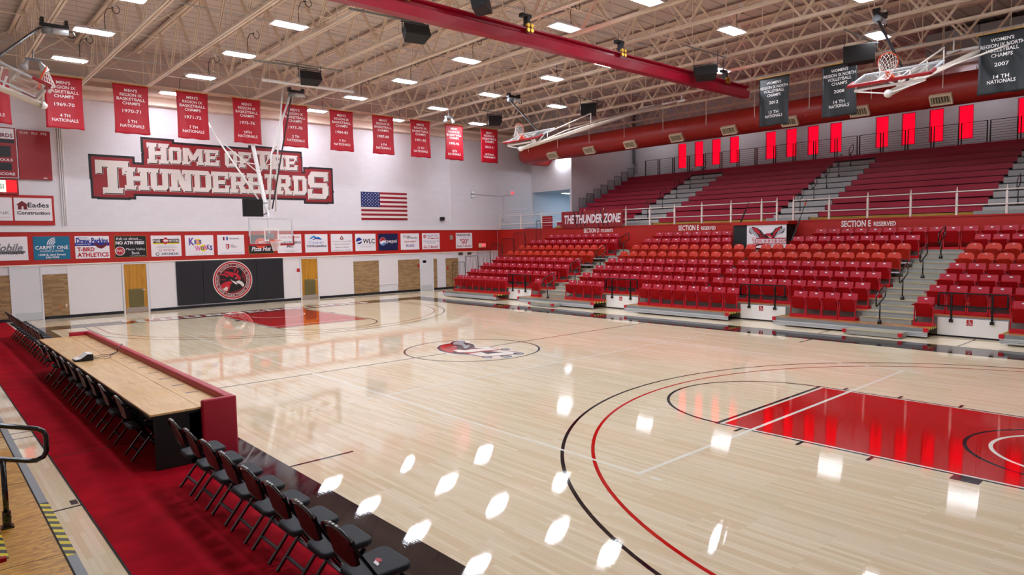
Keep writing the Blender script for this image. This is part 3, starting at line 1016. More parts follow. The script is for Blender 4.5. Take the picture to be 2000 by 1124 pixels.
s.text('K', 1.0, .38, .14, .22, 's_purple', L2, .04)
s.text('S', 1.12, .34, .12, .22, 's_blue', L2, .04)
s.text('www.kidsworks.com', .6, .07, .6, .035, 's_grey', L1, 0)
fin(s)
s = ad(-.31, 'white Nationwide sign with small RON AGENCY shield below', 's_white')
s.rect(.25, .68, .29, .84, 's_navy', L1); s.rect(.29, .68, .33, .84, 's_red', L1)
s.rect(.40, .68, .44, .84, 's_lblue', L1); s.rect(.44, .68, .48, .84, 's_navy', L1)
s.text('Nationwide', .77, .76, .46, .07, 's_navy', L1, .01)
s.poly([(.38, .50), (.53, .50), (.53, .34), (.455, .24), (.38, .34)], 's_red', L1)
s.poly([(.41, .47), (.455, .47), (.455, .29), (.41, .35)], 's_white', L2)
s.text('RON', .67, .44, .16, .06, 's_black', L1, .02)
s.text('AGENCY', .74, .36, .30, .06, 's_black', L1, .02)
s.text('RonAgency.com  307-226-4500', .62, .07, 1.0, .045, 's_grey', L1, 0)
fin(s)
s = ad(1.13, 'black Pizza Hut sign with a basketball behind the hoop', 's_black', border='gold')
s.disc(.60, .52, .28, .26, 's_orange', L1)
s.rect(0.02, .40, 1.22, .42, 's_black', L2)
s.text('Pizza Hut', .62, .24, .92, .22, 's_white', L3, .025, shear=.25)
fin(s)
s = ad(2.57, 'white contractor sign ending in INC. right of the hoop', 's_white')
s.text('Contact Paul Bodes!', .62, .80, 1.1, .13, 's_red', L1, .01, shear=.3)
s.text("JORGENSEN'S", .66, .50, 1.1, .16, 's_black', L1, .03, shear=.2)
s.text('INC.', .64, .33, .36, .12, 's_black', L1, .04, shear=.2)
s.text('Electrical  Plumbing  Heating  Cooling', .62, .14, 1.1, .035, 's_grey', L1, 0)
s.text('307-266-4220', .62, .07, .5, .035, 's_grey', L1, 0)
fin(s)
s = ad(4.01, 'white Casper Orthopedics sign with blue mountain logo', 's_white')
s.poly([(.22, .68), (.36, .80), (.50, .86), (.62, .78), (.74, .80), (.94, .66), (.80, .70), (.66, .68), (.46, .76), (.36, .70)], 's_lblue', L1)
s.poly([(.34, .62), (.6, .68), (.94, .64), (.8, .72), (.52, .72)], 's_blue', L2)
s.text('Casper', .62, .49, .86, .17, 's_lblue', L1, 0)
s.text('Orthopedics', .62, .31, 1.08, .16, 's_navy', L1, .03)
s.text('www.casperortho.com', .62, .08, .6, .035, 's_grey', L1, 0)
fin(s)
s = ad(5.44, 'white sign for Dr. Jessica Canody, family dentistry', 's_white')
s.poly([(.5, .66), (.62, .86), (.74, .66), (.62, .62)], 's_maroon', L1)
s.poly([(.57, .68), (.62, .80), (.67, .68)], 's_bone', L2)
s.text('Dr. Jessica L. Canody, DDS', .62, .53, 1.1, .08, 's_grey', L1, .01)
s.text('Canody Family Dentistry', .62, .39, .95, .08, 's_grey', L1, .01)
s.text('Adults and Children', .62, .23, .8, .08, 's_grey', L1, .01)
s.text('canodydental.com  234-5850', .62, .07, 1.05, .06, 's_grey', L1, .01)
fin(s)
s = ad(6.86, 'white WLC sign with round blue globe', 's_white')
s.disc(.22, .55, .18, .18, 's_blue', L1)
s.poly([(.05, .50), (.2, .54), (.4, .60), (.39, .53), (.2, .46), (.07, .44)], 's_white', L2)
s.text('WLC', .82, .53, .74, .26, 's_black', L1, .02)
s.rect(.08, .32, 1.18, .33, 's_grey', L1)
s.text('307 266 2524', .66, .22, .7, .05, 's_grey', L1, 0)
fin(s)
s = ad(8.28, 'navy pepsi sign with red, white and blue globe', 's_navy')
s.disc(.27, .50, .20, .22, 's_white', L1, n=32)
s.poly([(.27 + .185 * math.cos(a), .50 + .205 * math.sin(a)) for a in [x * PI / 16 for x in range(1, 17)]] + [(.14, .50), (.28, .56)], 's_red', L2)
s.poly([(.27 + .185 * math.cos(a), .50 + .205 * math.sin(a)) for a in [x * PI / 16 for x in range(19, 31)]] + [(.36, .44), (.22, .36)], 's_lblue', L2)
s.text('pepsi', .84, .48, .66, .24, 's_white', L1, .01)
fin(s)
s = ad(9.72, 'white sign with the handwritten name Karen Brownley', 's_white')
s.text('Karen', .42, .77, .5, .16, 's_black', L1, -.005, shear=.4)
s.text('Brownley', .78, .67, .7, .20, 's_black', L1, -.005, shear=.4)
s.text('259-0087', .62, .46, .8, .09, 's_red', L1, .01)
s.text('BROKERS', .62, .24, .55, .12, 's_blue', L1, .01)
s.rect(.3, .15, .94, .16, 's_red', L1)
fin(s)
s = ad(11.17, 'white Urgent Care sign ending in Go T-Birds', 's_white')
s.ring(.18, .74, .06, .10, 's_red', L1, 0, 2 * PI, 20)
s.rect(.16, .68, .20, .80, 's_red', L2)
s.text('Urgent Care', .72, .78, .78, .14, 's_blue', L1, .0)
s.text('of Casper, LLC', .78, .63, .78, .13, 's_red', L1, .02)
s.text('2546 East 2nd St. Suite 100', .62, .47, 1.1, .06, 's_teal', L1, .01)
s.text('307-237-2273', .62, .36, .6, .06, 's_teal', L1, .01)
s.text('Go T-Birds!!', .6, .13, 1.02, .15, 's_red', L1, .02, shear=.2)
fin(s)
s = ad(13.62, 'white PARSON OIL sign with red GO lettering', 's_white')
s.text('PARSON OIL.', .6, .80, 1.08, .14, 's_black', L1, .03)
s.text('Says', .62, .66, .25, .08, 's_lblue', L1, .0)
s.text('"GO"', .62, .42, .64, .30, 's_red', L1, .03)
s.text('Lady T-Birds!', .62, .12, 1.1, .14, 's_red', L1, .02)
fin(s)

# big painted slogan
s = wallF(0, 0, .001)
small = [('H', -3.98, -3.06), ('U', -3.02, -2.22), ('N', -2.20, -1.24), ('D', -1.20, -.42), ('E', -.38, .40), ('R', .44, 1.22),
         ('B', 1.26, 2.02), ('I', 2.12, 2.52), ('R', 2.62, 3.46), ('D', 3.54, 4.26)]
LET = [('T', -5.05, -3.85, 5.16, 6.50), ('S', 4.33, 5.47, 5.17, 6.52)] + [(c, a, b, 5.34, 6.26) for c, a, b in small]
LET += [('H', -3.05, -2.22, 6.53, 7.37), ('O', -2.19, -1.66, 6.56, 7.25), ('M', -1.62, -.72, 6.56, 7.25), ('E', -.66, -.02, 6.56, 7.25),
        ('O', .24, .82, 6.56, 7.25), ('F', .90, 1.50, 6.56, 7.25), ('T', 1.62, 2.42, 6.53, 7.37), ('H', 2.48, 3.10, 6.56, 7.25), ('E', 3.16, 3.80, 6.56, 7.25)]
fills = [_R(-3.0, 5.6, 3.9, 7.1), _R(-4.3, 5.5, 4.6, 6.15)]
for d, m_ in ((.27, 's_black'), (.17, 's_thunder')):
    for c, a, b, z0_, z1_ in LET:
        slab(s, c, a, z0_, b, z1_, m_, .001, d)
        s.cnt += 1
        s.poly(inflate(_R(a, z0_, b, z1_), d * .9), m_, .001 + s.cnt * SLABSTEP)
    for q in fills:
        s.cnt += 1
        s.poly(inflate(q, d * .6), m_, .001 + s.cnt * SLABSTEP)
for c, a, b, z0_, z1_ in LET:
    slab(s, c, a, z0_, b, z1_, 's_bone', .001, .042)
    slab(s, c, a, z0_, b, z1_, 's_black', .001, .012, .020, -.020)
    slab(s, c, a, z0_, b, z1_, 's_bone', .001, .004, -.008, .008)
tag(s.build('painted_slogan'), 'large HOME OF THE THUNDERBIRDS slogan in white, red and black on end wall', 'wall graphic')

# flag
fx, fz, fw, fh = 7.30, 4.10, 2.94, 1.53
s = wallF(fx, fz, .001)
s.panel(0, 0, fw, fh, 's_bone', .02)
for i in range(13):
    if i % 2 == 0:
        s.rect(0, fh - (i + 1) * fh / 13, fw, fh - i * fh / 13, 's_flagred', .022)
cw, ch_ = fw * .4, fh * 7 / 13
s.rect(0, fh - ch_, cw, fh, 's_flagblue', .024)
for r in range(9):
    n = 6 if r % 2 == 0 else 5
    for k in range(n):
        cx = (k + (.5 if n == 6 else 1.0)) * cw / 6
        cz = fh - (r + 1) * ch_ / 10
        s.poly([(cx + (.036 if j % 2 == 0 else .015) * math.cos(PI / 2 + j * PI / 5), cz + (.036 if j % 2 == 0 else .015) * math.sin(PI / 2 + j * PI / 5)) for j in range(10)], 's_white', .026)
tag(s.build('flag'), 'stars and stripes flag mounted flat on the white end wall', 'flag')

# black wall pads with round emblem
pt = thing('wall_padding', 'black padded wall mat with round bird emblem behind far basket', 'wall pad', (.3, YF - .05, .17))
for i, (a, b) in enumerate(((-2.17, -1.02), (-1.02, .22), (.22, 1.46), (1.46, 2.80))):
    q = MB(); q.box(a + .004, b - .004, YF - .07, YF - .005, .17, 2.16, 'pad')
    q.build('pad', parent=pt, bevel=.012)
s = wallF(.32, 1.20, .071)
R0 = .92
def rr(r): return r * R0
s.ring(0, 0, rr(.96), rr(1.0), 's_bone', .001)
s.ring(0, 0, rr(.885), rr(.96), 's_red', .001)
s.ring(0, 0, rr(.86), rr(.885), 's_bone', .001)
s.ring(0, 0, rr(.72), rr(.86), 's_maroon', .001)
s.ring(0, 0, rr(.70), rr(.72), 's_bone', .001)
s.disc(0, 0, rr(.70), rr(.70), 's_maroon', .001, 40)
s.arctext('DIVISION I - REGION IX', 0, 0, rr(.79), .08, 's_bone', PI / 2 - .05, True, .003, .84)
s.arctext('NATIONAL JUNIOR COLLEGE ATHLETIC ASSOCIATION', 0, 0, rr(.79), .08, 's_bone', -PI / 2, False, .003, .80)
def ep(pts): return [((x - 603) / 445 * R0, (562 - y) / 440 * R0) for x, y in pts]
EM = [('s_black', [(400, 370), (470, 330), (560, 300), (660, 330), (760, 280), (830, 360), (800, 480), (880, 600), (900, 660), (820, 740), (700, 800), (545, 835), (470, 850), (330, 720), (310, 600), (300, 460), (330, 400)]),
      ('s_crimson', [(330, 410), (440, 405), (520, 470), (475, 485), (410, 440), (330, 440)]),
      ('s_crimson', [(400, 372), (480, 352), (600, 385), (700, 405), (780, 500), (785, 550), (720, 562), (695, 490), (640, 440), (600, 500), (540, 470), (470, 400)]),
      ('s_crimson', [(325, 650), (420, 600), (540, 575), (595, 620), (545, 650), (520, 740), (478, 832), (400, 790), (335, 730)]),
      ('s_maroon', [(305, 520), (420, 515), (460, 560), (400, 560), (310, 550)]),
      ('s_crimson', [(622, 362), (690, 285), (708, 285), (650, 372)]), ('s_crimson', [(690, 398), (730, 312), (735, 380), (715, 410)]),
      ('s_bone', [(665, 600), (740, 570), (810, 610), (857, 680), (825, 728), (798, 700), (760, 655), (690, 632)]),
      ('s_bone', [(538, 530), (600, 578), (650, 600), (705, 668), (650, 652), (598, 604)]),
      ('s_bone', [(370, 750), (460, 690), (455, 735), (492, 700), (462, 795), (420, 792)]),
      ('s_red', [(670 + 28 * math.cos(t * PI / 6), 522 + 26 * math.sin(t * PI / 6)) for t in range(12)]),
      ('s_bone', [(675 + 10 * math.cos(t * PI / 4), 516 + 10 * math.sin(t * PI / 4)) for t in range(8)])]
for i, (m_, p) in enumerate(EM):
    s.poly(ep(p), m_, .002 + .0012 * i)
s.build('emblem', parent=pt)

# scoreboard, led strip and sign frame at the left end
t = thing('scoreboard', 'red scoreboard with black digit windows and player panel', 'scoreboard', (-8.5, YF, 5.6))
s = wallF(0, 0, .001); s.panel(-9.9, 5.63, -7.72, 7.60, 's_scorered', .12)
for r in ((-9.9, 5.63, -7.72, 5.65), (-9.9, 7.58, -7.72, 7.60), (-7.74, 5.63, -7.72, 7.60)):
    s.rect(*r, 's_white', .122)
s.rect(-9.7, 7.14, -7.80, 7.54, 's_white', .122)
s.rect(-9.2, 6.98, -7.80, 7.12, 's_black', .122)
s.rect(-8.7, 6.44, -7.93, 6.86, 's_black', .122)
s.rect(-8.5, 5.92, -7.93, 6.22, 's_black', .122)
s.text('THUNDERBIRDS', -8.55, 7.27, 1.42, .16, 's_maroon', .124, .03)
s.text('FOULS', -8.12, 6.33, .48, .10, 's_white', .124, .015)
s.text('SCORE', -8.10, 5.79, .52, .10, 's_white', .124, .015)
s.build('score_panel', parent=t)
s = wallF(0, 0, .001); s.panel(-7.70, 5.61, -6.62, 7.54, 's_scorered', .12)
for tx, cx in (('PLYR', -7.47), ('FLS', -7.13), ('PTS', -6.83)):
    s.text(tx, cx, 7.42, .26 if tx == 'PLYR' else .19, .09, 's_bone', .124, .01)
s.rect(-6.92, 5.66, -6.80, 5.69, 's_white', .124)
s.build('player_panel', parent=t)
s = wallF(0, 0, .001); s.panel(-9.9, 5.0, -7.76, 5.60, 's_scorered', .14)
s.rect(-9.9, 5.08, -8.16, 5.54, 'ledwhite', .142)
s.rect(-8.16, 5.08, -7.82, 5.54, 'ledred', .142)
s.text('YPSI', -8.45, 5.3, .45, .2, 's_silver', .145, .02)
tag(s.build('led_display'), 'small lit red and cream LED board under the scoreboard', 'display')
s = wallF(0, 0, .001); s.panel(-9.9, 3.80, -6.62, 4.99, 'bandred', .04)
tag(s.build('sign_board'), 'red mounting board carrying two white sponsor signs under scoreboard', 'board')
s = wallF(0, 0, .042); s.panel(-7.94, 3.98, -6.70, 4.88, 's_white', .02)
s.poly([(-7.88, 4.60), (-7.68, 4.76), (-7.48, 4.60), (-7.52, 4.60), (-7.52, 4.42), (-7.82, 4.42), (-7.82, 4.60)], 's_maroon', .022)
s.rect(-7.70, 4.42, -7.64, 4.54, 's_white', .024)
s.text('Eades', -7.15, 4.60, .70, .19, 's_black', .022, .02)
s.rect(-7.86, 4.42, -6.78, 4.43, 's_red', .022)
s.text('Construction', -7.32, 4.29, 1.08, .14, 's_black', .022, .03)
tag(s.build('advertising_sign'), 'white Eades Construction sign with small red house', 'sign')
s = wallF(0, 0, .042); s.panel(-9.25, 3.98, -8.0, 4.88, 's_white', .02)
s.text('BANK', -8.40, 4.28, .62, .12, 's_grey', .022, 0.0)
s.rect(-8.5, 4.10, -8.1, 4.11, 's_red', .022)
tag(s.build('advertising_sign'), 'white bank sign cut by the picture edge beside the Eades sign', 'sign')

# small fittings
def wbox(name, label, cat, x0, x1, z0, z1, d, m_, extra=None):
    q = MB(); q.box(x0, x1, YF - d, YF - .001, z0, z1, m_)
    if extra: extra(q)
    return tag(q.build(name, bevel=.005), label, cat)
t = thing('exit_sign', 'small lit red exit sign on white end wall near corridor', 'exit sign', (18.2, YF, 5.9))
q = MB(); q.box(18.08, 18.42, YF - .08, YF - .001, 5.76, 6.02, 'white'); q.build('housing', parent=t)
s = wallF(0, 0, .081); s.rect(18.12, 5.80, 18.38, 5.98, 'exit', .001); s.text('EXIT', 18.25, 5.89, .2, .1, 's_white', .003, .03); s.build('face', parent=t)
t = thing('exit_sign', 'small lit red exit sign on red band by seating end', 'exit sign', (15.6, YF, 2.6))
q = MB(); q.box(15.38, 15.90, YF - .12, YF - .052, 2.44, 2.70, 'vent'); q.build('housing', parent=t)
s = wallF(0, 0, .121); s.rect(15.58, 2.48, 15.86, 2.68, 'exit', .001); s.text('EXIT', 15.72, 2.58, .2, .1, 's_white', .003, .03); s.build('face', parent=t)
wbox('wall_box', 'small framed box on the red band between two white signs', 'box', 13.16, 13.38, 2.96, 3.22, .10, 'steel')
wbox('alarm_horn', 'small dark horn low on white end wall right of the flag', 'horn', 12.5, 12.76, 4.10, 4.30, .16, 'dark')
t = thing('security_camera', 'white security camera with cable on end wall left of exit sign', 'camera', (14.9, YF, 5.7))
q = MB(); q.box(14.82, 14.98, YF - .06, YF - .001, 5.50, 5.95, 'lightgrey'); q.build('bracket', parent=t)
q = MB(); q.tube([(14.9, YF - .06, 5.85), (14.8, YF - .32, 5.80)], .05, 'white'); q.tube([(14.9, YF - .06, 5.6), (15.0, YF - .25, 5.56)], .05, 'white'); q.build('camera_body', parent=t, smooth=True)
q = MB()
q.tube([(15.0, YF - .02, 5.72), (17.5, YF - .02, 5.66), (17.7, YF - .02, 5.74), (18.05, YF - .02, 5.80)], .016, 'lightgrey', 6)
q.tube([(17.5, YF - .02, 5.66), (17.5, YF - .02, 4.1), (17.5, YF - .05, 4.1)], .016, 'lightgrey', 6)
tag(q.build('conduit'), 'thin painted conduit between camera and exit sign on end wall', 'conduit')
q = MB()
for x in (-6.35, -6.28, -6.22, -6.19):
    q.tube([(x, YF - .04, 3.78), (x, YF - .04, 9.0)], .022, 'wallwhite', 6)
tag(q.build('conduit'), 'vertical white conduits on end wall beside the scoreboard', 'conduit')
q = MB()
q.tube([(7.56, YF - .01, 3.8), (7.56, YF - .01, 4.0)], .008, 'lightgrey', 6)
q.tube([(13.3, YF - .03, 3.78), (13.3, YF - .03, 9.0)], .03, 'wallwhite', 6)
tag(q.build('conduit'), 'painted drain pipe down end wall right of the alarm horn', 'conduit')
wbox('fire_sign', 'small red notice beside the far wooden door right of emblem', 'sign', 3.53, 3.69, 1.44, 1.62, .03, 's_red')
wbox('fire_sign', 'small red notice above white door near the seating', 'sign', 11.2, 11.44, 1.62, 1.78, .03, 's_red')
wbox('fire_alarm', 'small red fire alarm pull on tan brick pier by seating', 'alarm', 10.84, 10.95, 1.38, 1.56, .05, 's_red')
wbox('fire_alarm', 'small red fire alarm on last tan brick pier beside bleachers', 'alarm', 12.92, 13.02, 1.18, 1.34, .05, 's_red')
wbox('socket', 'small tan electrical box low on brick pier at left', 'socket', -6.68, -6.55, .42, .56, .04, 'deckwood')
wbox('socket', 'tiny cream wall socket right of tan electrical box', 'socket', -6.44, -6.38, .46, .58, .04, 'vent')
for i, (a, b) in enumerate(((13.82, 14.14), (14.5, 14.8))):
    q = MB(); q.box(a, b, YF - .05, YF - .001, 2.02, 2.16, 'ventdark')
    for k in range(4):
        q.box(a + .02, b - .02, YF - .056, YF - .05, 2.035 + k * .03, 2.05 + k * .03, 'dark')
    tag(q.build('air_vent'), ['small grey air vent under the red band', 'small grey air vent under red band, nearer the seating'][i], 'vent')

# ------------------------------------------------------------------ roof trusses
TX = [-14.09, -11.96, -9.83, -7.70, -5.57, -3.44, -1.29, .84, 2.98, 5.12, 7.24, 9.36, 11.42, 13.50, 15.70, 17.85, 20.0, 22.2, 24.4]
ZC, ZT = 9.4, 11.05
Y0, Y1 = -15.0, 18.15
NB = [18.2 - 2.55 * k for k in range(14)]       # bottom chord nodes
NB = [15.93 - 2.55 * k for k in range(13)]
NT = [y + 1.275 for y in NB] + [NB[-1] - 1.275]

def truss():
    t = thing('roof_truss', '', 'roof truss', (0, 0, 0))
    q = MB()
    for s in (-1, 1):
        a = s * .045
        q.box(a - .03, a + .03, Y0, Y1, ZC - .012, ZC + .012, 'truss')
        q.box(a - .006 if s < 0 else a - .018, a + .018 if s < 0 else a + .006, Y0, Y1, ZC + .012, ZC + .08, 'truss')
    q.build('bottom_chord', parent=t)
    q = MB()
    for s in (-1, 1):
        q.box(s * .07 - .05, s * .07 + .05, Y0, Y1, ZT, ZT + .09, 'truss')
    q.build('top_chord', parent=t)
    # two braces per bay, shared shape
    dl = MB(); dr = MB(); vt = MB()
    for s in (-1, 1):
        dl.bar((s * .03, 0, 0), (s * .03, 1.275, ZT - ZC), .022, .06, 'truss')
        dr.bar((s * .03, 0, 0), (s * .03, -1.275, ZT - ZC), .022, .06, 'truss')
    vt.tube([(0, 0, 0), (0, 0, ZT - ZC)], .017, 'truss', 6)
    A = dl.build('web_brace', parent=t); B = dr.build('web_brace', parent=t); V = vt.build('web_hanger', parent=t)
    first = True
    for i, y in enumerate(NB):
        if first:
            a, b, v = A, B, V
        else:
            a, b, v = A.copy(), B.copy(), V.copy()
            for o in (a, b, v):
                COL.objects.link(o); o.parent = t
        first = False
        a.location = (0, y, ZC + .04); b.location = (0, y, ZC + .04); v.location = (0, y + 1.275, ZC)
    return t
T0 = truss()
base = list(enumerate(TX))
for i, x in base:
    t = T0 if i == 0 else dup(T0)
    t.location = (x, 0, 0)
    n = len(TX)
    t['label'] = 'cream steel roof truss along the hall, %s from the scorers table side' % ORD[i]
    t['group'] = 'roof trusses'
# bridging between the trusses
k = 0
for y in (17.2, 14.65, 9.55, 4.45, -.65, -5.75, -10.85):
    q = MB()
    for i in range(len(TX) - 1):
        a, b = TX[i], TX[i + 1]
        if b > (19.9 if y > 15 or y < -4 else 25):
            break
        if (i + k) % 2 == 0:
            q.tube([(a, y, ZC + .05), (b, y, ZT)], .016, 'truss', 5)
            q.tube([(a, y, ZT), (b, y, ZC + .05)], .016, 'truss', 5)
        q.tube([(a, y + .1, ZC + .1), (b, y + .1, ZC + .1)], .014, 'truss', 5)
    tag(q.build('bridging_rods'), 'thin cream bridging rods crossing the trusses, %s line out from end wall' % ORD[k], 'bridging', 'bridging lines')
    k += 1
for k, (y, z) in enumerate(((14.9, 9.95), (8.3, 10.3), (2.0, 10.2), (-4.6, 10.2))):
    q = MB()
    q.tube([(-12, y, z), (20.4, y, z)], .022, 'lightgrey', 6)
    for x in range(-10, 20, 5):
        q.box(x - .1, x + .1, y - .05, y + .05, z - .03, z + .05, 'lightgrey')
    tag(q.build('conduit'), 'pale electrical conduit among the trusses, %s from the end wall' % ORD[k], 'conduit', 'ceiling conduits')

# ------------------------------------------------------------------ hanging lights
def lamp_proto():
    t = thing('ceiling_light', '', 'ceiling light')
    q = MB()
    q.hexa([(-.52, -.25, 0), (.52, -.25, 0), (.52, .25, 0), (-.52, .25, 0), (-.44, -.15, .09), (.44, -.15, .09), (.44, .15, .09), (-.44, .15, .09)], 'white')
    q.build('housing', parent=t)
    q = MB()
    q.box(-.42, .42, -.18, .18, -.022, -.002, 'lamp')
    q.build('diffuser', parent=t)
    q = MB()
    for x in (-.4, .4):
        q.tube([(x, 0, .09), (x, 0, 1.5)], .006, 'lightgrey', 5)
    q.build('hanger', parent=t)
    q = MB()
    q.tube([(.3, .0, .1), (.3, .02, .55), (.38, .02, .75), (.55, .02, .82)], .011, 'black', 6)
    q.tube([(.62 + .10 * math.cos(a * PI / 8), .02, .78 + .12 * math.sin(a * PI / 8)) for a in range(16)], .011, 'black', 5, closed=True)
    q.box(.5, .6, -.03, .05, .84, .94, 'white')
    q.build('power_cord', parent=t)
    return t
LROWS = [(-6.63, [13.4, 9.42, 5.7, 1.6, -2.4, -6.4, -10.4]), (-2.40, [17.0, 13.3, 9.31, 5.28, 1.2, -2.8, -6.8, -10.8]),
         (4.10, [17.0, 13.2, 9.2, 5.19, .37, -2.66, -6.8, -10.8]), (8.45, [16.9, 13.02, 9.1, 5.24, 2.42, -2.68, -6.54, -10.6]),
         (12.7, [15.28, 9.15, .36, -5.4, -10.4])]  # last lamps of each row are out of view, added to light the hall
L0 = lamp_proto()
first = True
for r, (x, ys_) in enumerate(LROWS):
    for i, y in enumerate(ys_):
        t = L0 if first else dup(L0)
        first = False
        t.location = (x, y, 9.3)
        t['label'] = 'hanging ceiling light, %s from end wall, %s row from scorers table' % (ORD[i], ORD[r])
        t['group'] = 'hanging hall lights'
def tube_proto():
    t = thing('strip_light', '', 'strip light')
    q = MB(); q.box(-.08, .08, -.62, .62, 0, .07, 'white'); q.build('housing', parent=t)
    q = MB(); q.tube([(0, -.6, -.03), (0, .6, -.03)], .03, 'tube', 8); q.build('lamp_tube', parent=t)
    q = MB()
    for y in (-.5, .5):
        q.tube([(0, y, .07), (0, y, 1.3)], .006, 'lightgrey', 5)
    q.build('hanger', parent=t)
    return t
M['tube'].node_tree.nodes['Emission'].inputs[1].default_value = 48
M['bright'] = lightmat('bulkhead_diffuser', '#F4F7FF', 60.0)
S0 = tube_proto()
for i, y in enumerate((12.8, 7.2, .8, -5.2, -11.2)):
    t = S0 if i == 0 else dup(S0)
    t.location = (24.3, y, 9.35)
    t['label'] = 'strip light hidden behind the duct over the upper benches, %s from the end wall' % ORD[i]
    t['group'] = 'strip lights over upper benches'
t = thing('wall_light', 'bright white light on the corridor bulkhead just under the red duct', 'wall light', (XR, 15.55, 7.9))
q = MB(); q.box(XR - .30, XR - .001, 15.35, 16.3, 7.9, 7.98, 'white'); q.build('housing', parent=t)
q = MB(); q.box(XR - .29, XR - .03, 15.38, 16.27, 7.87, 7.898, 'bright'); q.build('diffuser', parent=t)
t = thing('ceiling_light', 'added bluish light standing in for daylight inside the corridor opening beside upper benches', 'ceiling light', (23.0, 17.0, 5.9))  # added lamp, stands in for daylight reaching the corridor
q = MB(); q.box(21.2, 24.8, 16.8, 17.2, 5.88, 5.979, 'white'); q.build('housing', parent=t)
q = MB(); q.box(21.25, 24.75, 16.85, 17.15, 5.86, 5.879, 'corridor_fill'); q.build('diffuser', parent=t)

# twin bell spotlights on the trusses
def bell(x, y, z, label, tilt=1, sc=1.0):
    t = thing('spotlight', label, 'spotlight', (x, y, z))
    q = MB()
    for s in (-1, 1):
        c = Vector((x + s * .16, y, z - .05))
        d = Vector((s * .45 * tilt, -.3, -1)).normalized()
        q.tube([c, c + d * .10 * sc, c + d * .24 * sc, c + d * .34 * sc], [.05 * sc, .06 * sc, .11 * sc, .14 * sc], 'lightgrey', 12)
    q.build('lamp_bell', parent=t, smooth=True)
    q = MB(); q.box(x - .22, x + .22, y - .05, y + .05, z - .05, z + .03, 'grey'); q.tube([(x, y, z), (x, y, z + .4)], .02, 'grey', 6)
    q.build('bracket', parent=t)
bell(9.36, 13.4, 9.05, 'pair of grey bell spotlights between the far banners', sc=.75)
bell(-7.70, 13.2, 9.1, 'pair of grey bell spotlights above the folded hoop at picture edge')

# ------------------------------------------------------------------ red air duct
DX, DZ, DR = 17.9, 8.16, .58
t = thing('air_duct', 'large round red air duct running over the upper seating edge', 'air duct', (DX, 0, DZ))
q = MB()
path = [(DX, -18, DZ), (DX, 16.45, DZ)]
path = [(DX, -18 + 34.45 * i / 40, DZ) for i in range(41)] + [(DX + .9 - .9 * math.cos(a), 16.45 + .9 * math.sin(a), DZ) for a in [PI / 2 * i / 8 for i in range(1, 9)]] + [(XR - .001, 17.35, DZ)]
q.tube(path, DR, 'duct', 40)
q.build('duct_body', parent=t, smooth=True)
q = MB()
for i in range(46):
    y = 16.3 - i * .74
    q.tube([(DX + (DR + .001) * math.cos(a * PI / 14), y + .06 * math.sin(a * PI / 14 + 1), DZ + (DR + .001) * math.sin(a * PI / 14)) for a in range(28)], .004, 'duct', 4, closed=True)
q.build('seam', parent=t)
ca, sa = math.cos(math.radians(38)), math.sin(math.radians(38))
for i in range(9):
    y = 14.14 - 2.86 * i
    o = Vector((DX - DR * ca, y, DZ - DR * sa))
    nrm = Vector((-ca, 0, -sa)); up = Vector((-sa, 0, ca))
    q = MB()
    def P(a, b, c): return o + Vector((0, a, 0)) + up * b + nrm * c
    def slabbox(a0, a1, b0, b1, c0, c1, m_):
        q.hexa([P(a0, b0, c0), P(a1, b0, c0), P(a1, b1, c0), P(a0, b1, c0), P(a0, b0, c1), P(a1, b0, c1), P(a1, b1, c1), P(a0, b1, c1)], m_)
    slabbox(-.36, .36, .15, .20, -.1, .12, 'vent'); slabbox(-.36, .36, -.20, -.15, -.1, .12, 'vent')
    slabbox(-.36, -.31, -.15, .15, -.1, .12, 'vent'); slabbox(.31, .36, -.15, .15, -.1, .12, 'vent')
    slabbox(-.31, .31, -.15, .15, .02, .03, 'ventdark')
    v = q.build('supply_vent', parent=t)
    q = MB()
    for kx in range(7):
        a = -.27 + kx * .09
        slabbox(a - .008, a + .008, -.15, .15, .03, .10, 'vent')
    q.build('vent_blades', parent=v)
for i in range(14):
    y = 16.1 - 2.45 * i
    q = MB(); q.tube([(DX - DR - .012, y, DZ), (DX - DR - .012, y, ROOF)], .012, 'truss', 6)
    q.build('hanger_rod', parent=t)
t = thing('air_handler', 'large pale grey air handling box high behind the duct', 'air handler', (21.5, -7, 9.9))
q = MB(); q.box(20.6, 23.0, -13.0, -4.3, 9.75, 11.0, 'lightgrey'); q.build('casing', parent=t, bevel=.02)
q = MB()
for y in (-6.2, -8.4, -10.6):
    q.box(20.57, 20.6, y - .02, y + .02, 9.75, 11.0, 'grey')
q.build('casing_seam', parent=t)
q = MB(); q.box(20.55, 20.6, -5.6, -5.2, 10.1, 10.4, 'vent'); q.build('access_plate', parent=t)
q = MB(); q.tube([(26.1, 15.0, 7.9), (26.1, 15.0, 11.2)], .09, 'grey', 12)
tag(q.build('downpipe', smooth=True), 'dark grey vertical pipe in the corner above the upper benches', 'pipe')

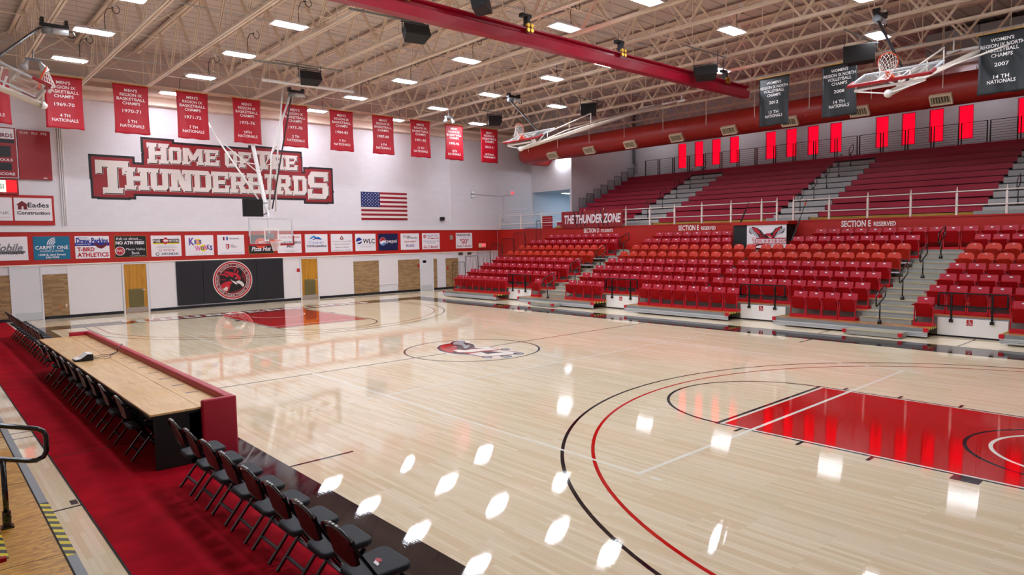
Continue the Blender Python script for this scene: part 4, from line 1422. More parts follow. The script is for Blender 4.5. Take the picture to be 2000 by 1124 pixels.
# ------------------------------------------------------------------ red divider curtain rolled on its beam
t = thing('divider_curtain', 'long red vinyl divider curtain gathered on its beam across mid court', 'curtain', (2.5, 0, 8.6))
q = MB()
prof = [(-.17, 8.80), (.17, 8.80), (.17, 8.76), (.07, 8.72), (.07, 8.66), (.19, 8.60), (.14, 8.36), (-.14, 8.36), (-.19, 8.60), (-.07, 8.66), (-.07, 8.72), (-.17, 8.76)]
nseg = 60
b = 0
xs_ = [-13.5 + (14.02 + 13.5) * i / nseg for i in range(nseg + 1)]
kk = q.mi('beamred')
for i, x in enumerate(xs_):
    for j, (y, z) in enumerate(prof):
        wv = .008 * math.sin(x * .7 + j) + .003 * math.sin(x * 3.3 + 2 * j)
        q.v.append((x, y + (wv if z < 8.7 else 0), z + (wv if z < 8.6 else 0)))
n = len(prof)
for i in range(nseg):
    for j in range(n):
        q.f.append((i * n + j, i * n + (j + 1) % n, (i + 1) * n + (j + 1) % n, (i + 1) * n + j)); q.m.append(kk)
q.f.append(tuple(range(n))); q.m.append(kk)
q.f.append(tuple(nseg * n + j for j in range(n))[::-1]); q.m.append(kk)
q.build('curtain_roll', parent=t)
for i, x in enumerate((-1.94, 2.11, 6.19, 12.38)):
    q = MB()
    for dx in (-.07, .07):
        for dz in (0, .13):
            q.tube([(x + dx, -.24, 8.72 + dz), (x + dx, -.17, 8.72 + dz)], .055, 'brass', 12)
    p = q.build('pulley', parent=t)
    q = MB(); q.box(x - .05, x + .05, -.17, .0, 8.8, 9.12, 'black'); q.box(x - .18, x + .18, -.1, .04, 9.1, 9.2, 'black'); q.tube([(x, 0, 9.2), (x, 0, ZC)], .015, 'grey', 6)
    q.build('clamp', parent=p)

# ------------------------------------------------------------------ championship banners
def banner(name_, label, lines, O, R, wid, hgt, clothm, seed, group, textm='cloth'):
    rnd = random.Random(seed)
    ph = rnd.random() * 6
    lean = rnd.uniform(-.012, .012)
    def disp(x, y):
        fall = -y / hgt
        return .012 * fall * math.sin(x * 9 / wid + ph) + .02 * fall * fall * math.sin(y * 4 + ph * 2 + x * 2) + .01 * fall * math.sin(x * 20 / wid + y * 2 + ph)
    Nn = Vector(R).cross(Vector((0, 0, 1)))
    t = thing(name_, label, 'banner', O, 0, group)
    s = Sheet(O, R, (0, 0, 1), Nn, disp)
    nx, nz = 16, 26
    k = s.mi(clothm); kg = s.mi('gold' if clothm == 'bannerred' else 'bannerblack')
    for i in range(nz + 1):
        for j in range(nx + 1):
            y = -hgt * i / nz
            pinch = 1 - .035 * math.sin(PI * min(1, -y / hgt)) 
            x = (j / nx) * wid
            s.v.append(tuple(s.P(wid / 2 + (x - wid / 2) * pinch, y - (.012 * math.sin(j * .8 + ph) if i == nz else 0), 0)))
    for i in range(nz):
        for j in range(nx):
            a = i * (nx + 1) + j
            s.f.append((a, a + 1, a + nx + 2, a + nx + 1)); s.m.append(k)
    c = s.build('banner_cloth', parent=t, smooth=True)
    so = c.modifiers.new('solid', 'SOLIDIFY'); so.thickness = .004
    s = Sheet(O, R, (0, 0, 1), Nn, disp)
    for (tx, z, ww, hh) in lines:
        s.text(tx, wid / 2, -hgt * z, wid * ww, hgt * hh, textm, .006, .010)
    s.build('lettering', parent=t)
    q = MB()
    P0 = Vector(O) - Vector(R) * .08; P1 = Vector(O) + Vector(R) * (wid + .08)
    q.tube([P0 + Vector((0, 0, .012)), P1 + Vector((0, 0, .012))], .014, 'gold', 8)
    q.build('hanging_rod', parent=t)
    q = MB()
    for fr in (.1, .9):
        p = Vector(O) + Vector(R) * (wid * fr)
        q.tube([p + Vector((0, 0, .012)), p + Vector((0, 0, .12))], .005, 'grey', 5)
    q.build('tie', parent=t)
    return t
def mens(year, place):
    L = [("MEN'S", .115, .36, .062), ('REGION IX', .205, .62, .060), ('BASKETBALL', .292, .80, .060), ('CHAMPS', .378, .50, .060)]
    if year: L.append((year, .535, .52, .068))
    if place == 'NT':
        L += [('NATIONAL', .755, .50, .056), ('TOURNAMENT', .835, .72, .056)]
    else:
        if place: L.append((place, .745, .30 if len(place) > 4 else .26, .062))
        L.append(('NATIONALS', .835, .68, .062))
    return L
BN = [(-9.30, 1.24, '', ''), (-7.04, 1.24, '1969-70', '4 TH'), (-4.79, 1.27, '1970-71', '5 TH'), (-2.48, 1.27, '1971-72', '7 TH'), (-.19, 1.24, '1975-76', '10TH'),
      (2.03, 1.25, '1977-78', '5 TH'), (4.39, 1.26, '1984-85', '9 TH'), (6.71, 1.26, '1987-88', '6 TH'), (8.98, 1.28, '1991-92', '11 TH'),
      (11.23, 1.25, '1995-96', '12TH'), (13.75, 1.29, '2010-11', 'NT')]
for i, (x, w_, yr, pl) in enumerate(BN):
    lab = ('red mens basketball banner reading %s, hanging before the end wall' % yr) if yr else 'red banner cut off by picture edge above the scoreboard'
    banner('championship_banner', lab, mens(yr, pl), (x, 16.3, 9.30), (1, 0, 0), w_, 1.93, 'bannerred', i + 3, 'red mens basketball banners')
q = MB(); q.tube([(-13, 16.32, 9.42), (16.5, 16.32, 9.42)], .007, 'grey', 5)
tag(q.build('banner_cable'), 'thin steel cable carrying the red banners in front of end wall', 'cable')
q = MB(); q.tube([(14.0, .6, 9.09), (14.0, -14, 9.09)], .007, 'grey', 5)
for y in (.5, -2.0, -4.6, -7.2, -9.8, -12.4):
    q.tube([(14.0, y, 9.09), (13.55, y, ZC)], .006, 'grey', 5)
tag(q.build('banner_cable'), 'thin steel cable carrying the black volleyball banners', 'cable')
def womens(year, place):
    return [("WOMEN'S", .115, .48, .058), ('REGION IX NORTH', .205, .90, .06), ('VOLLEYBALL', .285, .68, .06), ('CHAMPS', .37, .44, .06),
            (year, .52, .30, .062), (place, .72, .32, .062), ('NATIONALS', .80, .58, .062)]
for i, (y, w_, yr, pl) in enumerate(((-.60, 1.21, '2012', '13 TH'), (-3.04, 1.23, '2008', '14 TH'), (-7.85, 1.24, '2007', '14 TH'))):
    banner('championship_banner', 'black womens volleyball banner reading %s in front of the red duct' % yr, womens(yr, pl), (14.0, y, 8.97), (0, -1, 0), w_, 1.84, 'bannerblack', i + 40, 'black womens volleyball banners')

# ------------------------------------------------------------------ loudspeakers
def speaker(x, y, z, rz, label, w_=.78, h_=.36, d_=.40, tilt=.45):
    t = thing('loudspeaker', label, 'loudspeaker', (x, y, z))
    Rm = Matrix.Rotation(rz, 3, 'Z') @ Matrix.Rotation(-tilt, 3, 'X')
    def T(p): return Vector((x, y, z)) + Rm @ Vector(p)
    q = MB()
    a, b = w_ / 2, w_ / 2 * .8
    q.hexa([T(p) for p in ((-a, -d_ / 2, -h_ / 2), (a, -d_ / 2, -h_ / 2), (b, d_ / 2, -h_ / 2), (-b, d_ / 2, -h_ / 2),
                           (-a, -d_ / 2, h_ / 2), (a, -d_ / 2, h_ / 2), (b, d_ / 2, h_ / 2), (-b, d_ / 2, h_ / 2))], 'speaker')
    q.build('cabinet', parent=t, bevel=.012)
    q = MB()
    q.hexa([T(p) for p in ((-a + .02, -d_ / 2 - .012, -h_ / 2 + .02), (a - .02, -d_ / 2 - .012, -h_ / 2 + .02), (a - .02, -d_ / 2, -h_ / 2 + .02), (-a + .02, -d_ / 2, -h_ / 2 + .02),
                           (-a + .02, -d_ / 2 - .012, h_ / 2 - .02), (a - .02, -d_ / 2 - .012, h_ / 2 - .02), (a - .02, -d_ / 2, h_ / 2 - .02), (-a + .02, -d_ / 2, h_ / 2 - .02))], 'dark')
    q.build('grille', parent=t)
    q = MB()
    for s in (-1, 1):
        p = T((s * (a + .012), 0, 0)); u = Vector((p.x, p.y, z + .30))
        q.tube([p, u], .014, 'black', 6)
        q.tube([u, (u.x, u.y, ZC)], .010, 'black', 6)
    c = Rm @ Vector((a + .05, 0, 0)); c.z = 0
    q.bar(Vector((x, y, z + .30)) - c, Vector((x, y, z + .30)) + c, .04, .03, 'black')
    q.bar((x - 1.3, y, ZC - .03), (x + 1.3, y, ZC - .03), .04, .03, 'riser')
    q.build('bracket', parent=t)
speaker(.20, 2.60, 8.92, -.18, 'black loudspeaker hanging just left of the red divider curtain')
speaker(.20, 9.50, 8.92, -.18, 'black loudspeaker hanging above the standing hoop winch')
speaker(-.05, -.7, 8.85, .7, 'black loudspeaker at the top edge above the red curtain', tilt=.2)
speaker(10.1, -.7, 8.62, -1.0, 'black loudspeaker in front of the far end of red curtain', tilt=.5)
speaker(12.96, 7.32, 8.88, -.95, 'dark loudspeaker hanging over the far folded hoop', w_=.75, h_=.5, tilt=.1)
speaker(11.51, 12.41, 8.95, -.5, 'black loudspeaker hanging beside the last red banner', w_=.7)
speaker(12.6, -4.9, 8.80, -1.35, 'large black loudspeaker above the 2008 volleyball banner', w_=.95, h_=.55, d_=.55, tilt=.0)
for i, (x, y) in enumerate(((.2, 2.6), (.2, 9.5))):
    q = MB(); q.bar((x - 1.9, y + .4, ZC - .05), (x + .45, y + .2, ZC - .05), .05, .05, 'riser')
    tag(q.build('strut_channel'), ['grey steel channel carrying the loudspeaker by the red curtain', 'grey steel channel carrying the loudspeaker over the hoop winch'][i], 'channel')

# ------------------------------------------------------------------ basketball hoops
def hoop_board(t, O, Rv, Uv, Nv):
    """backboard: O = centre of bottom edge, Rv right, Uv up, Nv out of its face"""
    O, Rv, Uv, Nv = Vector(O), Vector(Rv), Vector(Uv), Vector(Nv)
    W2, H = .915, 1.07
    def P(a, b, c=0): return O + Rv * a + Uv * b + Nv * c
    def sb(q, a0, a1, b0, b1, c0, c1, m_):
        q.hexa([P(a0, b0, c0), P(a1, b0, c0), P(a1, b1, c0), P(a0, b1, c0), P(a0, b0, c1), P(a1, b0, c1), P(a1, b1, c1), P(a0, b1, c1)], m_)
    q = MB(); sb(q, -W2, W2, 0, H, -.006, .006, 'glass'); g = q.build('backboard', parent=t)
    q = MB()
    sb(q, -W2, W2, H - .05, H, -.03, .012, 'alu'); sb(q, -W2, W2, 0, .05, -.03, .012, 'alu')
    sb(q, -W2, -W2 + .05, .05, H - .05, -.03, .012, 'alu'); sb(q, W2 - .05, W2, .05, H - .05, -.03, .012, 'alu')
    q.build('board_frame', parent=g)
    q = MB()
    sb(q, -.305, .305, .60, .65, .008, .012, 'white'); sb(q, -.305, .305, .15, .20, .008, .012, 'white')
    sb(q, -.305, -.255, .20, .60, .008, .012, 'white'); sb(q, .255, .305, .20, .60, .008, .012, 'white')
    q.build('shooter_square', parent=g)
    q = MB()
    sb(q, -W2 - .03, W2 + .03, -.05, .035, -.045, .03, 'bbpad')
    for s in (-1, 1):
        a, b = sorted((s * (W2 - .02), s * (W2 + .035)))
        sb(q, a, b, -.05, .34, -.045, .03, 'bbpad')
    q.build('edge_pad', parent=g, bevel=.012)
    q = MB()
    c = P(0, .16, .38)
    q.tube([c + Rv * (.228 * math.cos(a * PI / 14)) + Nv * (.228 * math.sin(a * PI / 14)) for a in range(28)], .011, 'rim', 8, closed=True)
    sb(q, -.10, .10, .07, .20, .012, .05, 'rim')
    sb(q, -.07, .07, .10, .155, .05, .17, 'rim')
    r = q.build('rim', parent=t)
    return P, c
def net(t, c, Rv, Nv, down, L=.42, gather=.5):
    Rv, Nv, down = Vector(Rv), Vector(Nv), Vector(down)
    q = MB()
    rows = 6
    def K(i, j):
        f = i / rows
        rad = .222 * (1 - gather * f ** .8)
        a = (j + .5 * (i % 2)) * PI / 6
        return c + Rv * (rad * math.cos(a)) + Nv * (rad * math.sin(a)) + down * (L * f)
    for i in range(rows):
        for j in range(12):
            q.tube([K(i, j), K(i + 1, j)], .0055, 'net', 4)
            q.tube([K(i, j), K(i + 1, j - 1 if i % 2 == 0 else j + 1)], .0055, 'net', 4)
    q.build('net', parent=t)

# the hoop in use, far end
t = thing('basketball_hoop', 'ceiling hung glass basketball hoop standing over the far key', 'basketball hoop', (0, 13.1, 2.9))
P, c = hoop_board(t, (0, 13.1, 2.88), (1, 0, 0), (0, 0, 1), (0, -1, 0))
net(t, c, (1, 0, 0), (0, -1, 0), (0, 0, -1))
q = MB()
q.tube([(.04, 13.45, 2.95), (.06, 13.5, 4.3)], .05, 'white', 12)
q.tube([(.06, 13.5, 4.2), (.10, 13.85, 4.55), (.75, 16.6, 7.32), (1.1, 18.0, 9.3)], .085, 'white', 14)
q.build('mast', parent=t, smooth=True)
q = MB()
q.tube([(-.28, 13.55, 4.7), (-1.12, 16.0, 7.61), (-1.29, 17.5, 9.3)], .035, 'white', 8)
q.tube([(.38, 13.5, 4.25), (.62, 13.6, 6.8), (.95, 13.6, 9.4)], .035, 'white', 8)
q.tube([(.12, 13.5, 4.3), (.30, 13.5, 6.6), (1.25, 13.6, 9.15)], .04, 'white', 8)
q.build('side_brace', parent=t, smooth=True)
q = MB()
for a, b in (((.43, 15.2, 5.95), (-1.05, 15.8, 7.4)), ((.55, 15.7, 6.4), (-.75, 14.9, 6.4)), ((.43, 15.2, 5.95), (.60, 13.6, 7.0)), ((.50, 15.5, 6.2), (.25, 13.5, 6.2)), ((.3, 14.7, 5.4), (-.5, 14.2, 5.5))):
    q.tube([a, b], .022, 'white', 6)
q.build('cross_brace', parent=t)
q = MB(); q.bar((.22, 13.45, 4.35), (1.22, 13.4, 9.1), .09, .03, 'black'); q.build('lift_strap', parent=t)
q = MB()
for s in (-1, 1):
    q.bar((s * .7, 13.14, 3.9), (.04, 13.42, 4.0), .04, .04, 'white'); q.bar((s * .5, 13.14, 2.97), (.04, 13.42, 3.05), .04, .04, 'white')
q.box(-.08, .14, 13.14, 13.42, 3.02, 3.34, 'grey')
q.build('board_bracket', parent=t)
q = MB(); q.tube([(-.6, 11.9, 9.2), (3.2, 11.76, 9.2)], .06, 'white', 10); q.build('pivot_pipe', parent=t, smooth=True)
t = thing('shot_clock', 'black shot clock box above the standing glass backboard', 'shot clock', (-.62, 13.35, 4.36))
q = MB(); q.box(-1.02, -.22, 13.28, 13.42, 4.02, 4.72, 'speaker'); q.build('clock_case', parent=t, bevel=.01)
q = MB(); q.box(-1.0, -.24, 13.272, 13.28, 4.04, 4.70, 'dark'); q.build('display_face', parent=t)
q = MB(); q.bar((-.22, 13.38, 4.58), (.03, 13.5, 4.58), .03, .03, 'black'); q.bar((-.22, 13.38, 4.08), (.03, 13.5, 4.18), .03, .03, 'black'); q.build('mount_arm', parent=t)

def winch(x, y, z, label, rz=0.0):
    t = thing('hoist_winch', label, 'winch', (x, y, z), rz)
    q = MB(); q.box(x - .35, x + .35, y - .07, y + .07, z - .02, z + .06, 'black'); q.box(x - .33, x - .25, y - .1, y + .1, z + .06, ZC + .0, 'black'); q.box(x + .25, x + .33, y - .1, y + .1, z + .06, ZC + .0, 'black'); q.build('mounting_frame', parent=t)
    q = MB(); q.tube([(x - .30, y, z - .13), (x - .08, y, z - .13)], .11, 'grey', 14); q.build('strap_drum', parent=t, smooth=True)
    q = MB(); q.tube([(x - .06, y, z - .12), (x + .12, y, z - .12), (x + .13, y, z - .12), (x + .34, y, z - .12)], [.09, .09, .075, .075], 'lightgrey', 14); q.build('motor', parent=t, smooth=True)
    q = MB(); q.tube([(x + .40 + .09 * math.cos(a * PI / 7), y, z - .16 + .09 * math.sin(a * PI / 7)) for a in range(14)], .014, 'black', 5, closed=True); q.build('cable_coil', parent=t)
winch(1.42, 13.4, 9.25, 'black and grey hoist winch above the standing hoop')
winch(-7.66, 9.19, 9.2, 'grey hoist winch above the folded hoop at the picture edge')
winch(9.45, 8.66, 9.25, 'grey hoist winch near the folded hoop by last banner')
winch(10.4, -6.3, 9.25, 'silver hoist winch above the folded hoop over volleyball banners')

def side_hoop(x0, yc, z0, sx, label, wx, wy, pivot):
    """folded-up cross-court hoop; sx=+1: board rises towards +x"""
    th = math.radians(24)
    U = Vector((sx * math.cos(th), 0, math.sin(th)))
    Nn = Vector((-sx * math.sin(th), 0, math.cos(th)))
    t = thing('basketball_hoop', label, 'basketball hoop', (x0, yc, z0))
    P, c = hoop_board(t, (x0, yc, z0), (0, -sx, 0), U, Nn)
    net(t, c, (0, 1, 0), Nn, (Vector((0, 0, -1)) * .75 - U * .6 ).normalized(), .38, .45)
    q = MB()
    a = Vector((x0 + sx * .05, yc, z0 - .32)); b = Vector(pivot)
    d = (b - a).normalized()
    q.tube([a, b], .075, 'cream', 14)
    q.tube([a - d * .12, a - d * .05, a], [.05, .09, .1], 'white', 14)
    q.build('mast', parent=t, smooth=True)
    q = MB()
    for s in (-1, 1):
        q.tube([a + d * .9 + Vector((0, s * .12, 0)), a + d * 3.2 + Vector((0, s * .5, .12)), b + Vector((0, s * .9, 0))], .03, 'cream', 8)
    q.tube([a + d * 1.5 + Vector((0, 0, .3)), a + d * 4.2 + Vector((0, 0, .55))], .026, 'cream', 8)
    for f in (1.5, 2.8, 4.2):
        q.tube([a + d * f, a + d * f + Vector((0, 0, .3 + (f - 1.5) * .09))], .018, 'cream', 6)
    q.build('side_brace', parent=t, smooth=True)
    q = MB()
    q.bar(P(-.78, .1, -.04), P(-.78, .1, -.04) + Vector((0, 0, -.10)), .03, .03, 'white')
    q.bar(P(-.8, .02, -.14), P(.8, .02, -.14), .05, .05, 'white')
    q.bar(P(-.8, .02, -.16), a, .03, .03, 'white'); q.bar(P(.8, .02, -.16), a, .03, .03, 'white')
    q.bar(P(0, .75, -.04), a + d * .8, .05, .05, 'white')
    for s in (-1, 1):
        q.bar(P(s * .6, .9, -.03), a + d * .9, .035, .035, 'white')
    q.build('board_bracket', parent=t)
    q = MB(); q.bar(a + d * 1.35 + Vector((0, 0, .1)), (wx, wy, 9.12), .07, .03, 'black'); q.build('lift_strap', parent=t)
    q = MB(); q.tube([(b.x, yc - 1.3, b.z), (b.x, yc + 1.3, b.z)], .055, 'white', 10); q.tube([(b.x, yc - 1.1, b.z), (b.x, yc - 1.1, ZC)], .03, 'white', 8); q.tube([(b.x, yc + 1.1, b.z), (b.x, yc + 1.1, ZC)], .03, 'white', 8)
    q.build('pivot_pipe', parent=t, smooth=True)
side_hoop(6.75, -7.84, 6.63, 1, 'folded up glass hoop between the two nearer black volleyball banners', 10.2, -6.3, (15.6, -7.84, 9.0))
side_hoop(6.58, 5.15, 6.71, 1, 'folded up glass hoop beside the last red banner', 9.2, 8.66, (15.6, 5.15, 9.1))
side_hoop(-8.46, 5.93, 6.72, -1, 'folded up glass hoop cut by the picture edge over scoreboard', -8.0, 9.19, (-14.4, 5.93, 8.6))

# ------------------------------------------------------------------ lower telescopic seating
RISE, RUN, D0 = .29, .88, .28
def DZk(i): return D0 + RISE * i
def FX(i): return 9.66 + RUN * i if i > 0 else 9.65
YA0, YA1 = 7.86, 6.32          # aisle between first and centre blocks
YB0, YB1 = -5.92, -7.42        # aisle between centre and near blocks
YEND, YNEAR = 14.62, -12.6
GAPS = [(10.42, 8.82), (4.25, 2.60), (-1.87, -3.50), (-7.96, -9.62)]
BANKS = [('far', YEND, YA1, (YA0, YA1)), ('centre', YA1, YB1, (YB0, YB1)), ('near', YB1, YNEAR, None)]
def spans(a, b, gaps):
    """a > b; remove gaps (hi, lo)"""
    out = []; cur = a
    for hi, lo in gaps:
        if hi <= b or lo >= a: continue
        if cur > hi: out.append((cur, hi))
        cur = lo
    if cur > b: out.append((cur, b))
    return out
bn = 0
for nm, ya, yb, ais in BANKS:
    lab = {'far': 'telescopic seating platform of the red seat block nearest the end wall',
           'centre': 'telescopic seating platform of the wide centre seat block under the booth',
           'near': 'telescopic seating platform of the seat block at right picture edge'}[nm]
    t = thing('seating_platform', lab, 'bleachers', (10, (ya + yb) / 2, 0))
    # first deck, broken by the wheelchair bays
    for (a, b) in spans(ya, yb, GAPS):
        q = MB(); q.box(9.72, FX(1), b, a, D0 - .03, D0, 'deckwood'); q.build('tread_board', parent=t)
        q = MB(); q.box(9.65, 9.72, b, a, D0 - .09, D0 + .003, 'alutop')
        q.box(9.655, 9.70, b, a, .05, D0 - .09, 'alu')
        for z in (.09, .13):
            q.box(9.648, 9.655, b, a, z, z + .012, 'alutop')
        q.build('front_fascia', parent=t)
        q = MB()
        for yy in (a, b):
            s = 1 if yy == a else -1
            if any(abs(yy - g) < .02 for gg in GAPS for g in gg) or yy in (YEND,):
                y0_, y1_ = sorted((yy - s * .06, yy + s * .004))
                q.box(9.70, FX(1), y0_, y1_, D0 - .05, D0 + .006, 'tape')
        if q.v: q.build('edge_tape', parent=t)
        for yy in (a, b):
            s = 1 if yy == a else -1
            if any(abs(yy - g) < .02 for gg in GAPS for g in gg) or yy in (YEND,):
                y0_, y1_ = sorted((yy - s * .10, yy + s * .02))
                c_ = MB(); c_.box(9.63, 9.74, y0_, y1_, D0 - .10, D0 + .012, 'seatbase'); c_.build('corner_cap', parent=t, bevel=.012)
    # upper decks
    for i in range(1, 8):
        q = MB(); q.box(FX(i) + .03, min(FX(i + 1), 16.95), yb + .005, ya, DZk(i) - .03, DZk(i), 'deckwood')
        q.build('tread_board', parent=t)
        q = MB(); q.box(FX(i), FX(i) + .02, yb + .005, ya, (.05 if i == 1 else DZk(i - 1)), DZk(i) - .03, 'riser')
        q.box(FX(i) - .012, FX(i) + .03, yb + .005, ya, DZk(i) - .045, DZk(i) + .002, 'alutop')
        q.build('riser', parent=t)
    if ais:
        a, b = ais
        for i in range(1, 8):
            q = MB()
            q.box(FX(i) - .30, FX(i) - .013, b + .04, a - .04, DZk(i - 1) + .001, DZk(i - 1) + RISE / 2, 'step')
            q.box(FX(i) - .28, FX(i) - .013, b + .04, a - .04, DZk(i - 1) + RISE / 2 , DZk(i - 1) + RISE / 2 + .006, 'stepwood'); q.box(FX(i) - .31, FX(i) - .28, b + .04, a - .04, DZk(i - 1) + RISE / 2 , DZk(i - 1) + RISE / 2 + .007, 'nose')
            q.build('aisle_step', parent=t)
            q = MB(); q.box(FX(i) - .018, FX(i) - .012, b, a, DZk(i - 1) + RISE / 2 + .01, DZk(i) - .045, 'step'); q.box(FX(i) + .08, FX(i + 1) - .32, b, a, DZk(i) + .001, DZk(i) + .004, 'stepwood'); q.box(FX(i) + .031, FX(i) + .08, b, a, DZk(i) + .001, DZk(i) + .005, 'nose'); q.build('aisle_riser', parent=t)
        q = MB()
        yy0, yy1 = (6.08, 7.5) if nm == 'far' else (-7.45, -5.95)
        q.box(9.15, 9.645, yy0, yy1, .02, .145, 'step'); q.box(9.14, 9.645, yy0, yy1, .145, .152, 'stepwood')
        q.build('entry_step', parent=t)
        for yy in (yy0, yy1):
            c_ = MB(); c_.box(9.10, 9.22, yy - .05, yy + .05, .06, .16, 'seatbase'); c_.build('corner_cap', parent=t, bevel=.012)
    for gi, (hi, lo) in enumerate(GAPS):
        if hi < ya and lo > yb:
            q = MB(); q.box(10.505, 10.525, lo, hi, .05, .535, 'white')
            p = q.build('bay_panel', parent=t)
            cy = (hi + lo) / 2 + .05
            s = wallX(10.503, cy, .43)
            s.rect(-.075, -.085, .075, .085, 's_red', .001)
            s.ring(-.01, -.03, .028, .038, 's_white', .003, PI * .9, 2 * PI + .3, 14)
            s.disc(-.012, .058, .012, .012, 's_white', .003, 10)
            s.poly([(-.02, .04), (-.006, .04), (.0, -.005), (-.016, -.005)], 's_white', .003)
            s.poly([(-.012, .022), (.03, .02), (.03, .01), (-.01, .010)], 's_white', .004)
            s.poly([(-.012, -.003), (.03, -.003), (.05, -.045), (.062, -.04), (.062, -.05), (.045, -.06), (.022, -.014), (-.012, -.014)], 's_white', .004)
            s.build('access_symbol', parent=p)
            q = MB(); q.box(10.51, 10.52, lo, hi, .003, .05, 'baseboard'); q.build('kick_strip', parent=t)

# the seats -------------------------------------------------------
def seat_proto(round_=False):
    t = thing('stadium_seat', '', 'seat')
    sc, pc = ('orange', 'orangepan') if round_ else ('seat', 'pan')
    q = MB()
    if round_:
        q.box(.02, .26, -.2515, .2515, .13, .17, 'alu')
        q.box(.06, .20, -.05, .05, 0, .13, 'dark')
    else:
        q.box(0, .33, -.2515, .2515, 0, .085, 'seatbase')
    q.build('base', parent=t)
    # backrest
    q = MB()
    if round_:
        outl = [(-.20, .36), (.20, .36), (.225, .60), (.215, .74), (.15, .815), (0, .84), (-.15, .815), (-.215, .74), (-.225, .60)]
    else:
        outl = [(-.205, .34), (.205, .34), (.222, .60), (.218, .80), (.20, .82), (-.20, .82), (-.218, .80), (-.222, .60)]
    def bx(z): return .17 + (z - .34) * .17
    ring = [(bx(z), y, z) for y, z in outl]
    q.prism(ring, (.035, 0, -.005), sc)
    q.build('backrest', parent=t, bevel=0)
    # folded-up seat pan
    q = MB()
    if round_:
        o2 = [(-.19, .27), (.19, .27), (.215, .45), (.20, .58), (.12, .64), (-.12, .64), (-.20, .58), (-.215, .45)]
    else:
        o2 = [(-.215, .26), (.215, .26), (.185, .645), (-.185, .645)]
    def px(z): return .13 - (z - .26) * .42
    q.prism([(px(z), y, z) for y, z in o2], (.045, 0, .018), pc)
    q.build('seat_pan', parent=t)
    q = MB()
    z = .765
    if round_:
        q.box(bx(.79) - .006, bx(.79), -.03, .03, .78, .80, 'plate')
    else:
        q.hexa([(bx(z - .016) - .005, -.036, z - .018), (bx(z - .016), -.036, z - .018), (bx(z - .016), .036, z - .018), (bx(z - .016) - .005, .036, z - .018),
                (bx(z + .016) - .005, -.036, z + .018), (bx(z + .016), -.036, z + .018), (bx(z + .016), .036, z + .018), (bx(z + .016) - .005, .036, z + .018)], 'plate')
    q.build('number_plate', parent=t)
    for s in (-1, 1):
        q = MB()
        y = s * .237
        z0 = .17 if round_ else .085
        q.hexa([(.03, y - .012, z0), (.075, y - .012, z0), (.075, y + .012, z0), (.03, y + .012, z0),
                (.08, y - .012, .60), (.13, y - .012, .60), (.13, y + .012, .60), (.08, y + .012, .60)], 'orangepan' if round_ else 'seatbase')
        q.build('leg', parent=t)
        q = MB()
        q.hexa([(-.12, y - .02, .60), (.17, y - .016, .585), (.17, y + .016, .585), (-.12, y + .02, .60),
                (-.12, y - .02, .625), (.17, y - .016, .635), (.17, y + .016, .635), (-.12, y + .02, .625)], 'orangepan' if round_ else 'pan')
        q.build('armrest', parent=t)
    return t

def rowys(a, b, n):
    return [a + (b - a) * k / (n - 1) for k in range(n)]
BL = {}
far_full = rowys(14.10, 8.15, 12)
cen_a = rowys(6.04, .13, 12)
cen_b = rowys(-.53, -5.63, 11)
near = rowys(-7.73, -11.9, 9)
SEATS = {}
SEATS[('far', 0)] = rowys(14.12, 10.54, 8) + [8.22]
SEATS[('centre', 0)] = [6.06, 5.53, 5.02, 4.50] + rowys(2.09, -1.65, 8) + rowys(-4.06, -5.58, 4)[:3] + [-5.60]
SEATS[('near', 0)] = [-7.69] + rowys(-9.96, -11.6, 4)
for i in range(1, 6):
    SEATS[('far', i)] = far_full
    SEATS[('centre', i)] = cen_a + cen_b
    SEATS[('near', i)] = near
SEATS[('far', 6)] = far_full
SEATS[('centre', 6)] = rowys(5.98, 1.76, 9) + rowys(-1.45, -5.63, 9)
SEATS[('near', 6)] = near
SEATS[('far', 7)] = rowys(13.46, 8.71, 10)
SEATS[('centre', 7)] = rowys(5.95, 2.26, 8) + rowys(-1.97, -5.58, 8)
SEATS[('near', 7)] = [-6.11, -6.63, -7.16, -7.78] + rowys(-8.30, -11.4, 7)
PS = seat_proto(); PR = seat_proto(True)
used = {False: False, True: False}
BNAME = {'far': 'end-wall block', 'centre': 'wide centre block', 'near': 'picture-edge block'}
for (blk, row), ysr in sorted(SEATS.items(), key=lambda z: (z[0][1], z[0][0])):
    rd = row in (4, 5)
    for k, y in enumerate(ysr):
        src = PR if rd else PS
        if not used[rd]:
            t = src; used[rd] = True
        else:
            t = dup(src)
        t.location = (10.15 + RUN * row, y, DZk(row) + .003)
        t['label'] = '%s folding stadium seat, %s from far end, %s row up, %s' % ('orange-red round-backed' if rd else 'red square-backed', ORD[k], ORD[row], BNAME[blk])
        t['group'] = 'folding seats in the %s' % BNAME[blk]

